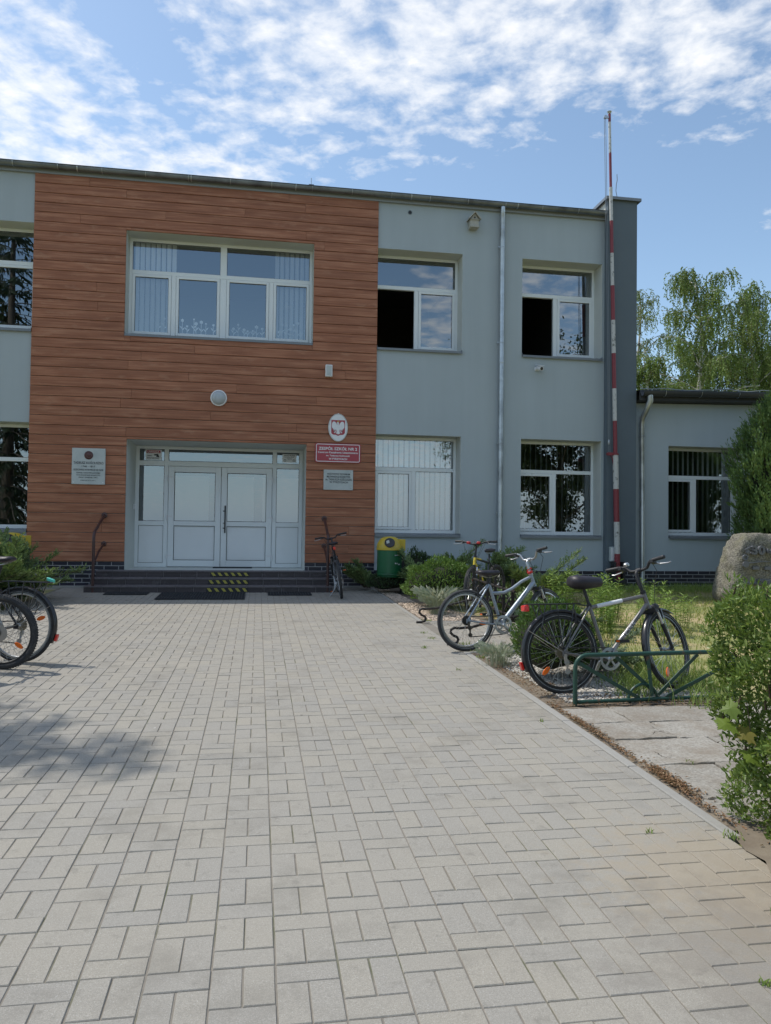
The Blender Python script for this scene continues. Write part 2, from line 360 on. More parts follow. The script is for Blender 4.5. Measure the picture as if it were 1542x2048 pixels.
def paver_mat():
    m, N, out = new_mat('paver_concrete')
    pos = N.n('ShaderNodeTexCoord').outputs['Object']
    ri = N.n('ShaderNodeNewGeometry').outputs['Random Per Island']
    sp = N.noise(pos, 420., 2., .6); md = N.noise(pos, 26., 4., .6); lg = N.noise(pos, .9, 4., .6)
    base = N.ramp(sp, [(.34, (.268, .248, .212)), (.5, (.348, .324, .281)), (.66, (.433, .407, .358))])
    base = N.mix(N.ramp(N.noise(pos, 150., 3., .7), [(.40, (0,0,0)), (.64, (.6,.6,.6))]), base, (.225, .214, .19, 1))
    base = N.mix(N.ramp(N.noise(pos, 210., 2., .6), [(.60, (0,0,0)), (.70, (.7,.7,.7))]), base, (.50, .485, .45, 1))
    base = N.mix(N.math('MULTIPLY', md, .35), base, (.29, .277, .247, 1))
    base = N.mix(N.ramp(lg, [(.42, (0,0,0)), (.7, (.45,.45,.45))]), base, (.355, .328, .28, 1))
    hs = N.n('ShaderNodeHueSaturation', ins={'Color': base, 'Value': N.math('MULTIPLY_ADD', ri, .07, .955), 'Saturation': N.math('MULTIPLY_ADD', ri, .3, .85)})
    st_ = N.ramp(N.noise(pos, 2.6, 6., .68), [(.52, (0,0,0)), (.66, (.5,.5,.5))]); col = N.mix(st_, hs.outputs[0], (.215, .20, .172, 1))
    st2 = N.ramp(N.noise(pos, 13., 4., .7), [(.60, (0,0,0)), (.70, (.45,.45,.45))]); col = N.mix(st2, col, (.19, .178, .155, 1))
    vo = N.n('ShaderNodeTexVoronoi', ins={'Vector': pos, 'Scale': 3.1}); wn = N.n('ShaderNodeSeparateColor'); N.set(wn, 0, vo.outputs['Color'])
    k = N.math('MULTIPLY', N.math('LESS_THAN', N.math('ADD', vo.outputs['Distance'], N.math('MULTIPLY', N.noise(pos, 90., 2.), .03)), .042), N.math('GREATER_THAN', wn.outputs[0], .80))
    col = N.mix(k, col, (.62, .61, .57, 1))
    k = N.math('MULTIPLY', N.math('LESS_THAN', N.math('ADD', vo.outputs['Distance'], N.math('MULTIPLY', N.noise(pos, 60., 2.), .05)), .055), N.math('LESS_THAN', wn.outputs[0], .13))
    col = N.mix(k, col, (.10, .09, .08, 1))
    # pale sand trodden over the corner by the hedge: a stain with its own ragged outline
    def stain(cx, cy, r, colr, amt, sc):
        nonlocal col
        d = N.n('ShaderNodeVectorMath', operation='DISTANCE'); N.set(d, 0, N.mapping(pos, (1, 1, 0))); d.inputs[1].default_value = (cx, cy, 0)
        k = N.math('SUBTRACT', 1., N.math('DIVIDE', d.outputs['Value'], r))
        k = N.math('MULTIPLY', N.math('ADD', k, N.math('MULTIPLY_ADD', N.noise(pos, sc, 6., .65), 1.6, -1.0)), 2.2, clamp=True)
        col = N.mix(N.math('MULTIPLY', k, amt), col, colr)
    stain(1.95, 2.95, .85, (.35, .295, .22, 1), .6, 14)
    stain(2.2, 2.65, .7, (.31, .26, .195, 1), .55, 13)
    stain(1.75, 2.35, .8, (.19, .168, .145, 1), .4, 9)
    b = N.n('ShaderNodeBsdfPrincipled', ins={'Base Color': col, 'Roughness': .88, 'Specular IOR Level': .3})
    bn = N.n('ShaderNodeBump', ins={'Strength': .35, 'Distance': .002, 'Height': N.math('ADD', sp, md)}); N.set(b, 'Normal', bn.outputs[0])
    N.nt.links.new(b.outputs[0], out.inputs[0]); return m
M['paver'] = paver_mat()

def glass_mat():
    m, N, out = new_mat('window_glass')
    fr = N.n('ShaderNodeFresnel', ins={'IOR': 1.52})
    k = N.math('MULTIPLY_ADD', fr.outputs[0], 3.2, .14, clamp=True)
    pos = N.n('ShaderNodeTexCoord').outputs['Object']
    bn = N.n('ShaderNodeBump', ins={'Strength': .03, 'Distance': .02, 'Height': N.noise(pos, 1.1, 1.)})
    gl = N.n('ShaderNodeBsdfGlossy', ins={'Color': (.88, .95, 1, 1), 'Roughness': .0}); N.set(gl, 'Normal', bn.outputs[0])
    tr = N.n('ShaderNodeBsdfTransparent', ins={'Color': (.90, .93, .92, 1)})
    mx = N.n('ShaderNodeMixShader'); N.set(mx, 0, k); N.nt.links.new(tr.outputs[0], mx.inputs[1]); N.nt.links.new(gl.outputs[0], mx.inputs[2])
    N.nt.links.new(mx.outputs[0], out.inputs[0]); return m
M['glass'] = glass_mat()

def stone_mat():
    m, N, out = new_mat('granite_boulder')
    pos = N.n('ShaderNodeTexCoord').outputs['Object']
    a = N.noise(pos, 46., 4., .65); bq = N.noise(pos, 5., 4., .6)
    base = N.ramp(a, [(.3, (.05, .047, .041)), (.46, (.175, .162, .135)), (.66, (.38, .355, .29))])
    base = N.mix(N.ramp(bq, [(.45, (0,0,0)), (.7, (.6,.6,.6))]), base, (.24, .23, .13, 1))
    b = N.n('ShaderNodeBsdfPrincipled', ins={'Base Color': base, 'Roughness': .92})
    bn = N.n('ShaderNodeBump', ins={'Strength': 1., 'Distance': .035, 'Height': N.noise(pos, 26., 5., .7)}); N.set(b, 'Normal', bn.outputs[0])
    N.nt.links.new(b.outputs[0], out.inputs[0]); return m
M['stone'] = stone_mat()

# ------------------------------------------------------------------ camera, sun, sky
cam = bpy.data.cameras.new('camera'); co = bpy.data.objects.new('camera', cam); COL.objects.link(co)
cam.sensor_fit = 'HORIZONTAL'; cam.sensor_width = 36; cam.lens = 36*FPX/1542; cam.clip_end = 3000; cam.clip_start = .05
mw = Matrix.Identity(4)
for i in range(3): mw[i][0] = _r[i]; mw[i][1] = _u[i]; mw[i][2] = -_f[i]
mw[2][3] = EYE; co.matrix_world = mw; SC.camera = co
SUN = Vector((-.56, .31, 1)).normalized()
sl = bpy.data.lights.new('sun', 'SUN'); sl.energy = 2.7; sl.angle = math.radians(.53); sl.color = (1, .95, .87)
so = bpy.data.objects.new('sun', sl); COL.objects.link(so); so.rotation_euler = SUN.to_track_quat('Z', 'Y').to_euler(); so.location = (-20, 12, 40)

def pix_dir(x, y): return (_f+_r*((x-771)/FPX)-_u*((y-1024)/FPX)).normalized()
def build_world():
    w = bpy.data.worlds.new('World'); SC.world = w; w.use_nodes = True; w.node_tree.nodes.clear()
    N = NT(w.node_tree); out = N.n('ShaderNodeOutputWorld')
    sky = N.n('ShaderNodeTexSky', sky_type='NISHITA', sun_disc=False, sun_elevation=math.asin(SUN.z), sun_rotation=math.atan2(SUN.x, SUN.y), air_density=1.0, dust_density=.8, ozone_density=1.0, altitude=50)
    skyc = N.n('ShaderNodeHueSaturation', ins={'Color': sky.outputs[0], 'Saturation': .95, 'Value': 1.0}).outputs[0]
    skyc = N.mix(1., skyc, (.945, 1.01, .995, 1), 'MULTIPLY')
    d = N.n('ShaderNodeTexCoord').outputs['Generated']
    xyz = N.n('ShaderNodeSeparateXYZ'); N.set(xyz, 0, d)
    z = N.math('ADD', N.math('MAXIMUM', xyz.outputs[2], .0), .05)
    p = N.n('ShaderNodeCombineXYZ', ins={0: N.math('DIVIDE', xyz.outputs[0], z), 1: N.math('DIVIDE', xyz.outputs[1], z)}).outputs[0]
    bias = None
    for (px, py, r, amt) in CLOUD_BLOBS:
        v = N.n('ShaderNodeVectorMath', operation='DISTANCE'); N.set(v, 0, d); v.inputs[1].default_value = pix_dir(px, py) if not isinstance(px, tuple) else Vector(px).normalized()
        k = N.math('SUBTRACT', 1., N.math('DIVIDE', v.outputs['Value'], r/FPX), clamp=True)
        k = N.math('MULTIPLY', N.math('MULTIPLY', k, N.math('SUBTRACT', 2., k)), amt)
        bias = k if bias is None else N.math('ADD', bias, k)
    n1 = N.noise(N.mapping(p, (1.15, 1.35, 1), (3.1, 1.7, 0), (0, 0, .5)), 1.5, 4., .6, .3)
    n2 = N.noise(N.mapping(p, (1.05, 1.05, 1), (1.3, .2, 0), (0, 0, .5)), 10.5, 6., .58, .15)
    n3 = N.noise(N.mapping(p, (1.6, .55, 1), (0, 0, 0), (0, 0, .62)), 4.6, 5., .62, .3)
    dn = N.math('ADD', N.math('MULTIPLY', n1, .25), N.math('ADD', N.math('MULTIPLY', n2, 1.30), N.math('MULTIPLY', n3, .30)))
    dn = N.math('ADD', dn, bias)
    fade = N.math('MULTIPLY', xyz.outputs[2], 30., clamp=True)
    cov = N.ramp(N.math('MULTIPLY_ADD', dn, 1.0, -.525), [(.38, (0,0,0)), (.52, (.30,.30,.30)), (.68, (.66,.66,.66)), (.92, (.97,.97,.97))])
    cov = N.math('MULTIPLY', cov, fade)
    hz = N.math('SUBTRACT', 1., N.math('DIVIDE', xyz.outputs[2], .16), clamp=True)
    skyc = N.mix(N.math('MULTIPLY', hz, .75), skyc, (3.6, 4.7, 6.0, 1))
    bgs = N.n('ShaderNodeBackground', ins={'Color': skyc, 'Strength': SKY_S})
    ccol = N.mix(N.ramp(n2, [(.35, (0,0,0)), (.7, (1,1,1))]), (.84, .885, .95, 1), (1, 1, 1, 1))
    bgc = N.n('ShaderNodeBackground', ins={'Color': ccol, 'Strength': CLOUD_S})
    mx = N.n('ShaderNodeMixShader'); N.set(mx, 0, cov); N.nt.links.new(bgs.outputs[0], mx.inputs[1]); N.nt.links.new(bgc.outputs[0], mx.inputs[2])
    N.nt.links.new(mx.outputs[0], out.inputs[0])
SKY_S, CLOUD_S = .142, .86
CLOUD_BLOBS = [(250, 110, 230, -.22), (330, 200, 120, -.10), (760, 400, 240, -.08), (1050, 430, 330, -.22), (1420, 420, 330, -.22), (1250, 620, 420, -.25), (640, 480, 300, -.1),
               (30, 90, 150, .16), (110, 260, 230, .18), (300, 320, 220, .20), (500, 250, 230, .12), (430, 30, 130, .06), (640, 60, 260, .12), (880, 120, 300, .14), (1120, 90, 300, .14), (1290, 130, 260, .15), (1490, 160, 240, .15), (1540, 430, 50, .3), (820, 220, 140, .08),
               ((-.05, -1, .36), 0, 520, -.30), ((0, -1, 1.6), 0, 900, .10), ((-1, -.6, .7), 0, 700, .10), ((1, -.6, .7), 0, 700, .10), ((.2, -1, .06), 0, 520, .16), ((.28, -1, .30), 0, 150, .25)]  # unseen sky behind the camera; some clouds added there to light the facade
build_world()
SC.view_settings.view_transform = 'Standard'; SC.view_settings.look = 'None'; SC.view_settings.exposure = .36; SC.view_settings.gamma = 1; SC.view_settings.use_curve_mapping = False
SC.cycles.max_bounces = 6; SC.cycles.transparent_max_bounces = 12; SC.cycles.caustics_reflective = False; SC.cycles.caustics_refractive = False
SC.cycles.use_denoising = True

# ------------------------------------------------------------------ the school building
FY = 15.0            # plane of the facade
WY = 15.38           # plane of the window frames
DY = 16.10           # plane of the entrance doors
XL, XR = -4.168, 2.269
LAND = .72
school = thing('school_building', 'two-storey grey school with brown plank-clad entrance bay and white windows', 'school', (0, FY, 0))
def inb(o):          # parts are modelled in world coordinates; bring them under the building's Empty
    o.location = (o.location[0], o.location[1]-FY, o.location[2]); return o

def wall_panel(name, x0, x1, z0, z1, holes, y, mats, parent, depth=.40):
    """front sheet with openings, plus their reveals (material 1); holes: (x0,x1,z0,z1,depth)"""
    b = MB()
    xs = sorted({x0, x1, *[h[0] for h in holes], *[h[1] for h in holes]}); zs = sorted({z0, z1, *[h[2] for h in holes], *[h[3] for h in holes]})
    xs = [x for x in xs if x0 <= x <= x1]; zs = [q for q in zs if z0 <= q <= z1]
    for a, c in zip(xs, xs[1:]):
        for e, f in zip(zs, zs[1:]):
            mx, mz = (a+c)/2, (e+f)/2
            if any(h[0] < mx < h[1] and h[2] < mz < h[3] for h in holes): continue
            b.add([(a, y, e), (c, y, e), (c, y, f), (a, y, f)], [(0, 1, 2, 3)])
    for h in holes:
        a, c, e, f, dp = h; yb = y+dp
        fs = [[(a,y,e),(a,yb,e),(a,yb,f),(a,y,f)], [(c,y,f),(c,yb,f),(c,yb,e),(c,y,e)], [(a,y,f),(a,yb,f),(c,yb,f),(c,y,f)], [(c,y,e),(c,yb,e),(a,yb,e),(a,y,e)]]
        for q in fs: b.add(q, [(0, 1, 2, 3)], 1)
    me = bpy.data.meshes.new(name); me.from_pydata(b.v, [], b.f); me.update()
    for mt in mats: me.materials.append(mt)
    me.polygons.foreach_set('material_index', b.m)
    return link(name, me, parent)

TOPZ = 8.06
W_UP = (5.118, 7.128); W_LO = (1.420, 3.421)
H1 = (-2.528, 1.002, 5.133, 7.109, .40); HE = (-2.444, .908, LAND, 3.164, DY-FY+.02)
H2 = (2.269, 4.006, *W_UP, .40); H2L = (2.269, 4.006, *W_LO, .40)
H3 = (5.268, 7.009, *W_UP, .40); H3L = (5.268, 7.009, *W_LO, .40)
HL = (-5.91, XL, *W_UP, .40); HLL = (-5.91, XL, *W_LO, .40)
inb(wall_panel('wall', -9.5, 7.06, .2, TOPZ, [H1, HE, H2, H2L, H3, H3L, HL, HLL], FY, [M['plaster'], M['reveal']], school))
# back of the opening reveals / inner leaf so that rooms are closed
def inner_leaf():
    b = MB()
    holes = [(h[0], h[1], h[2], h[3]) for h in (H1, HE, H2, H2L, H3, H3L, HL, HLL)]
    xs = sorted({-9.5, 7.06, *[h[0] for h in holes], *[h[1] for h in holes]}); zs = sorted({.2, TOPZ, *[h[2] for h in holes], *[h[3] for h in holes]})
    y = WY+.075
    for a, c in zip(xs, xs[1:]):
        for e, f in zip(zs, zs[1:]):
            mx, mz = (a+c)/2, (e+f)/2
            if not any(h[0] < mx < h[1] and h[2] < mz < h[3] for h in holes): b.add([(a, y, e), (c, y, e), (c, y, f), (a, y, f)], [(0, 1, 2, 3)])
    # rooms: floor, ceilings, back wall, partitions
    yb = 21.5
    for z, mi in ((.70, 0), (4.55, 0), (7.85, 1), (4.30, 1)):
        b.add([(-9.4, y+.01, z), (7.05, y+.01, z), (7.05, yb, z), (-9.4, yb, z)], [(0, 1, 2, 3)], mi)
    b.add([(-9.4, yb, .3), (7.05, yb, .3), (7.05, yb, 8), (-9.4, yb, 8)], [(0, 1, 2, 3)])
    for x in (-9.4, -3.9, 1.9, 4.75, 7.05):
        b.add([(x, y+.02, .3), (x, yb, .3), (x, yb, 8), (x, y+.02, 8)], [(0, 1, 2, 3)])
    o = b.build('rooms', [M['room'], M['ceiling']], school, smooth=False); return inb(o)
inner_leaf()

def planks():
    b = MB(); pitch = (TOPZ-.872)/40; holes = (H1, HE); y0, y1 = FY-.034, FY-.002
    rr = random.Random(3)
    for i in range(40):
        z0 = .872+i*pitch; z1 = z0+pitch-.0075
        segs = [(XL, XR)]
        for h in holes:
            if z1 > h[2]+.002 and z0 < h[3]-.002:
                inside = z0 >= h[2]-.01 and z1 <= h[3]+.01
                ns = []
                for a, c in segs:
                    if inside: ns += [(a, h[0]), (h[1], c)] if a < h[0] and c > h[1] else [(a, c)]
                    else:   # plank cut by the head or foot of the opening
                        ns.append((a, c))
                segs = ns
        for a, c in segs:
            cuts = [a]; x = a+rr.uniform(.8, 4.2)
            while x < c-.35: cuts.append(x); x += rr.choice([3.2, 3.6, 4.0])+rr.uniform(-.2, .2)
            cuts.append(c)
            for p, q in zip(cuts, cuts[1:]):
                zz0, zz1 = z0, z1
                pieces = [(p, q-.0012, zz0, zz1)]
                for h in holes:
                    np_ = []
                    for (u0, u1, w0, w1) in pieces:
                        if u1 <= h[0] or u0 >= h[1] or w1 <= h[2] or w0 >= h[3]: np_.append((u0, u1, w0, w1)); continue
                        if u0 < h[0]: np_.append((u0, h[0], w0, w1))
                        if u1 > h[1]: np_.append((h[1], u1, w0, w1))
                        m0, m1 = max(u0, h[0]), min(u1, h[1])
                        if w1 > h[3]: np_.append((m0, m1, h[3], w1))
                        if w0 < h[2]: np_.append((m0, m1, w0, h[2]))
                    pieces = np_
                yy = y0+rr.uniform(-.0015, .0015); ch = .006
                for (u0, u1, w0, w1) in pieces:
                    if u1-u0 < .01 or w1-w0 < .004: continue
                    k = min(ch, (w1-w0)/3)
                    v = [(u0,y1,w0),(u1,y1,w0),(u1,y1,w1),(u0,y1,w1),(u0,yy+k,w0),(u1,yy+k,w0),(u1,yy+k,w1),(u0,yy+k,w1),(u0+.002,yy,w0+k),(u1-.002,yy,w0+k),(u1-.002,yy,w1-k),(u0+.002,yy,w1-k)]
                    b.add(v, [(0,1,5,4),(1,2,6,5),(2,3,7,6),(3,0,4,7),(4,5,9,8),(5,6,10,9),(6,7,11,10),(7,4,8,11),(8,9,10,11)])
    o = b.build('plank_cladding', M['wood'], school, smooth=False); inb(o)
    e = MB()   # dark backing that shows in the gaps
    for (u0, u1, w0, w1) in ((XL, H1[0], .872, TOPZ), (H1[1], XR, .872, TOPZ), (H1[0], H1[1], HE[3], H1[2]), (H1[0], H1[1], H1[3], TOPZ)):
        a, c = u0, u1
        e.add([(a, FY-.006, w0), (c, FY-.006, w0), (c, FY-.006, w1), (a, FY-.006, w1)], [(0, 1, 2, 3)])
    # trim boards closing the cladding round the openings
    for h in (H1,):
        pass
    return o
planks()

def bricks():
    rr = random.Random(5)
    def band(xa, xb, ztop, rows, y=FY):
        b = MB(); back = MB()
        zb = ztop-rows*.0775
        back.box(xa, xb, y-.010, y-.002, zb-.12, ztop-.004)
        for r in range(rows):
            z1 = ztop-.006-r*.0775; z0 = z1-.0665
            x = xa-(.13 if r % 2 else 0)-.05
            while x < xb:
                u0, u1 = max(x, xa), min(x+.2475, xb)
                if u1-u0 > .02:
                    j = rr.uniform(-.001, .001); k = .004; yf = y-.017+j
                    v = [(u0,y-.008,z0),(u1,y-.008,z0),(u1,y-.008,z1),(u0,y-.008,z1),(u0+k,yf,z0+k),(u1-k,yf,z0+k),(u1-k,yf,z1-k),(u0+k,yf,z1-k)]
                    b.add(v, [(0,1,5,4),(1,2,6,5),(2,3,7,6),(3,0,4,7),(4,5,6,7)])
                x += .2585
        o = b.build('brick_plinth', M['clinker'], school, smooth=False); inb(o); back.build('mortar', M['mortar'], o, smooth=False)
    band(XL, H_ENT[0], .872, 6); band(H_ENT[1], XR, .872, 6)
    band(-9.5, XL, .738, 5); band(XR, 7.06, .738, 5); band(7.06, 7.706, .738, 5, FY-.15); band(7.706, 14.5, .745, 5)
    for q in ((-4.6, -2.97, FY-.13, FY-.012, .2, .425), (1.38, 2.268, FY-.13, FY-.012, .2, .425), (2.27, 14.5, FY-.10, FY-.012, .2, .375)):
        inb(MB().box(*q).build('footing_strip', M['concrete'], school, smooth=False, bevel=.006))
H_ENT = (HE[0], HE[1])
bricks()

def window(h, trz, ups, lows, parent, y=WY, blind=None, sash=(), opened=(), frame_w=.058, flowers=False):
    """h opening; trz transom height; ups/lows mullion x lists; sash/opened: indices of lower cells"""
    x0, x1, z0, z1 = h[:4]; z0 += .045; zt = trz; fw = frame_w; tw = .075
    o = thing('window', None, None); o.parent = parent; o.location = (0, -FY, 0) if parent is school else (0, 0, 0)
    f = MB(); d0, d1 = y, y+.07
    f.box(x0+.001, x0+fw, d0, d1, z0, z1-.001); f.box(x1-fw, x1-.001, d0, d1, z0, z1-.001)
    f.box(x0+fw, x1-fw, d0, d1, z1-fw, z1-.001); f.box(x0+fw, x1-fw, d0, d1, z0, z0+fw+.012)
    f.box(x0+fw, x1-fw, d0-.004, d1, zt-tw/2, zt+tw/2)
    def cells(mull, za, zb):
        xs = [x0+fw]; out = []
        for (mxx, mw_) in mull:
            f.box(mxx-mw_/2, mxx+mw_/2, d0-.002, d1, za, zb); out.append((xs[-1], mxx-mw_/2)); xs.append(mxx+mw_/2)
        out.append((xs[-1], x1-fw)); return [(a, c, za, zb) for a, c in out]
    up = cells(ups, zt+tw/2, z1-fw); lo = cells(lows, z0+fw+.012, zt-tw/2)
    s = MB(); gk = MB()
    panes = []
    for c in up: panes.append(c)
    for i, (a, c, za, zb) in enumerate(lo):
        if i in opened: continue
        if i in sash:
            q = .004; sw = .052; a2, c2, e2, f2 = a+q, c-q, za+q, zb-q
            s.box(a2, a2+sw, d0-.014, d1-.01, e2, f2); s.box(c2-sw, c2, d0-.014, d1-.01, e2, f2)
            s.box(a2+sw, c2-sw, d0-.014, d1-.01, e2, e2+sw); s.box(a2+sw, c2-sw, d0-.014, d1-.01, f2-sw, f2)
            panes.append((a2+sw, c2-sw, e2+sw, f2-sw))
        else: panes.append((a, c, za, zb))
    f.build('frame', M['pvc'], o, smooth=False, bevel=.004)
    if s.v: s.build('sash', M['pvc'], o, smooth=False, bevel=.005)
    for (a, c, za, zb) in panes:
        q = .006
        gk.box(a, a+q, d0+.014, d0+.020, za, zb); gk.box(c-q, c, d0+.014, d0+.020, za, zb); gk.box(a+q, c-q, d0+.014, d0+.020, za, za+q); gk.box(a+q, c-q, d0+.014, d0+.020, zb-q, zb)
        g_ = MB(); g_.add([(a, d0+.022, za), (c, d0+.022, za), (c, d0+.022, zb), (a, d0+.022, zb)], [(0, 1, 2, 3)]); g_.build('pane', M['glass'], o, smooth=False)
    gk.build('gasket', M['rubber'], o, smooth=False)
    sl_ = MB(); yf = (FY if parent is school else FY)-.05
    for xa, xb in ((h[0]+.003, h[1]-.003),):
        v = [(xa, y+.0, z0-.002), (xb, y+.0, z0-.002), (xb, yf, z0-.030), (xa, yf, z0-.030), (xa, y+.0, z0-.012), (xb, y+.0, z0-.012), (xb, yf+.004, z0-.075), (xa, yf+.004, z0-.075), (xa, yf, z0-.075), (xb, yf, z0-.075)]
        sl_.add(v, [(0,1,2,3), (3,2,9,8), (8,9,6,7)])
        sl_.box(xa, xa+.004, yf, y, z0-.055, z0+.004); sl_.box(xb-.004, xb, yf, y, z0-.055, z0+.004)
    sl_.build('sill', M['sill'], o, smooth=False)
    if blind:
        bm_ = MB(); rr = random.Random(int(abs(x0)*100))
        for (xa, xb, ang, pitch) in blind:
            bm_ = MB(); x = xa
            while x < xb:
                w = .086/2; a = math.radians(ang+rr.uniform(-3, 3)); cx, cy = math.cos(a)*w, math.sin(a)*w; yy = y+.125
                zb = z0+.06; zt2 = z1-.02
                bm_.add([(x-cx, yy-cy, zb), (x+cx, yy+cy, zb), (x+cx, yy+cy, zt2), (x-cx, yy-cy, zt2)], [(0, 1, 2, 3)])
                x += pitch
            bm_.build('blind', M['blind'], o, smooth=False)
    if flowers:
        fl = MB(); rr = random.Random(9)
        for (a, c, za, zb) in [p for p in panes if p[3] < zt]:
            n = 7; fl = MB()
            for k in range(n):
                x = a+.04+(c-a-.08)*(k+.5)/n+rr.uniform(-.03, .03); hh = rr.uniform(.08, .30); yy = d0+.030; r = rr.uniform(.022, .042)
                if a < -1.9 and x < -2.0: continue
                if c > .9 and x > .55: continue
                fl.add([(x-.005, yy, za), (x+.005, yy, za), (x+.005, yy, za+hh), (x-.005, yy, za+hh)], [(0,1,2,3)])
                for sgn in (-1, 1):
                    zz = za+hh*rr.uniform(.25, .6); fl.add([(x, yy+.001, zz), (x+sgn*.03, yy+.001, zz+.025), (x+sgn*.055, yy+.001, zz+.07), (x+sgn*.015, yy+.001, zz+.05)], [(0,1,2,3)])
                pts = [(x+math.cos(t*PI/6)*r*(1 if t % 2 else .72), yy-.001, za+hh+r+math.sin(t*PI/6)*r*(1 if t % 2 else .72)) for t in range(12)]
                fl.add(pts, [tuple(range(12))])
            if fl.v: fl.build('paper_flower_decals', M['white'], o, smooth=False)
    return o
window(H1, 6.46, [(-.745, .125)], [(-1.69, .085), (-.745, .125), (.19, .085)], school, sash=(0, 1, 2, 3), flowers=True, blind=[(-2.4, -1.62, 28, .1), (.3, 1.0, 28, .1)])
window(H2, 6.475, [], [(3.135, .085)], school, sash=(1,), opened=(0,))
window(H2L, 2.762, [], [(3.12, .085)], school, sash=(0,), blind=[(2.34, 3.98, 8, .109)])
window(H3, 6.50, [], [(6.13, .085)], school, sash=(1,), opened=(0,))
window(H3L, 2.785, [], [(6.13, .085)], school, sash=(0,), blind=[(5.30, 6.9, 86, .118)])
window(HL, 6.475, [], [(-5.04, .085)], school, sash=(0, 1))
window(HLL, 2.762, [], [(-5.04, .085)], school, sash=(0,))

# --- entrance: fixed frame, two leaves
def entrance():
    x0, x1, z0, z1 = HE[0], HE[1], LAND, HE[3]; y = DY
    root = thing('door_frame', None, None); root.parent = school; root.location = (0, -FY, 0)
    f = MB(); p = MB(); gk = MB()
    a0, a1, a2, a3 = -1.885, -1.80, .285, .37        # posts left and right of the double door
    tr = 2.82; trw = .10; fw = .06
    f.box(x0+.001, x0+.075, y, y+.07, z0+.002, z1-.001); f.box(x1-.075, x1-.001, y, y+.07, z0+.002, z1-.001)
    f.box(x0+.075, x1-.075, y, y+.07, z1-fw, z1-.001)
    f.box(a0, a1, y-.003, y+.07, z0+.002, z1-fw); f.box(a2, a3, y-.003, y+.07, z0+.002, z1-fw)
    for (s, e) in ((x0+.075, a0), (a1, a2), (a3, x1-.075)): f.box(s, e, y-.001, y+.07, tr-trw/2, tr+trw/2)
    for (s, e) in ((x0+.075, a0), (a3, x1-.075)):
        f.box(s, e, y-.001, y+.07, 1.56, 1.65); f.box(s, e, y-.001, y+.07, z0+.002, z0+.085)
        p = MB(); p.box(s, e, y+.018, y+.05, z0+.085, 1.56); p.build('lower_panel', M['pvc_panel'], root, smooth=False)
        gk.box(s, s+.006, y+.010, y+.0175, z0+.085, 1.56); gk.box(e-.006, e, y+.010, y+.0175, z0+.085, 1.56); gk.box(s+.006, e-.006, y+.010, y+.0175, 1.554, 1.56); gk.box(s+.006, e-.006, y+.010, y+.0175, z0+.085, z0+.091)
    f.build('frame', M['pvc'], root, smooth=False, bevel=.005)
    for (s, e, za, zb) in ((x0+.075, a0, 1.65, tr-trw/2), (a3, x1-.075, 1.65, tr-trw/2), (x0+.075, a0, tr+trw/2, z1-fw), (a1, a2, tr+trw/2, z1-fw), (a3, x1-.075, tr+trw/2, z1-fw)):
        q = .007
        gk.box(s, s+q, y+.012, y+.019, za, zb); gk.box(e-q, e, y+.012, y+.019, za, zb); gk.box(s+q, e-q, y+.012, y+.019, za, za+q); gk.box(s+q, e-q, y+.012, y+.019, zb-q, zb)
        b = MB(); b.add([(s, y+.022, za), (e, y+.022, za), (e, y+.022, zb), (s, y+.022, zb)], [(0,1,2,3)]); b.build('pane', M['glass'], root, smooth=False)
    gk.build('gasket', M['rubber'], root, smooth=False)
    mid = -.748
    for k, (s, e) in enumerate(((a1+.006, mid-.004), (mid+.004, a2-.006))):
        d = thing('door_leaf', None, None); d.parent = school; d.location = (0, -FY, 0)
        l = MB(); g2 = MB(); za, zb = z0+.012, tr-trw/2-.006; sw = .115; ya, yb = y-.022, y+.055
        l.box(s, s+sw, ya, yb, za, zb); l.box(e-sw, e, ya, yb, za, zb); l.box(s+sw, e-sw, ya, yb, zb-sw, zb); l.box(s+sw, e-sw, ya, yb, za, za+.13); l.box(s+sw, e-sw, ya, yb, 1.56, 1.655)
        l.build('leaf_frame', M['pvc'], d, smooth=False, bevel=.006)
        q = MB(); q.box(s+sw, e-sw, y+.012, y+.04, za+.13, 1.56); q.build('lower_panel', M['pvc_panel'], d, smooth=False)
        for (u0, u1) in ((za+.13, 1.56), (1.655, zb-sw)):
            t = .009; A, B = s+sw, e-sw
            g2.box(A, A+t, y-.006, y+.010, u0, u1); g2.box(B-t, B, y-.006, y+.010, u0, u1); g2.box(A+t, B-t, y-.006, y+.010, u0, u0+t); g2.box(A+t, B-t, y-.006, y+.010, u1-t, u1)
        g2.build('gasket', M['rubber'], d, smooth=False)
        b = MB(); b.add([(s+sw, y+.015, 1.655), (e-sw, y+.015, 1.655), (e-sw, y+.015, zb-sw), (s+sw, y+.015, zb-sw)], [(0,1,2,3)]); b.build('pane', M['glass'], d, smooth=False)
        for zz in (.93, 1.72, 2.52):
            hx = s+.0 if k == 0 else e
            sg = 1 if k == 0 else -1
            h = MB(); h.tube([(hx-sg*.012, y-.036, zz-.055), (hx-sg*.012, y-.036, zz+.055)], .013, 10); h.box(*(sorted((hx, hx+sg*.085))), y-.030, y-.0225, zz+.012, zz+.042); h.build('hinge', M['white'], d)
        if k == 1:
            h = MB(); hx = s+.055; h.tube([(hx+.03, y-.075, 1.42), (hx+.03, y-.075, 1.98)], .014, 10)
            for zz in (1.52, 1.87): h.tube([(hx+.03, y-.075, zz), (hx-.01, y-.022, zz)], .009, 8)
            h.build('pull_handle', M['black'], d)
            h = MB(); h.lathe([(.016, 0), (.016, .012), (.008, .016)], (hx, y-.022, 1.62), (0, -1, 0), 12); h.build('lock', M['alu'], d)
    lb = MB()       # lobby seen through the glass: floor, back doors and side walls
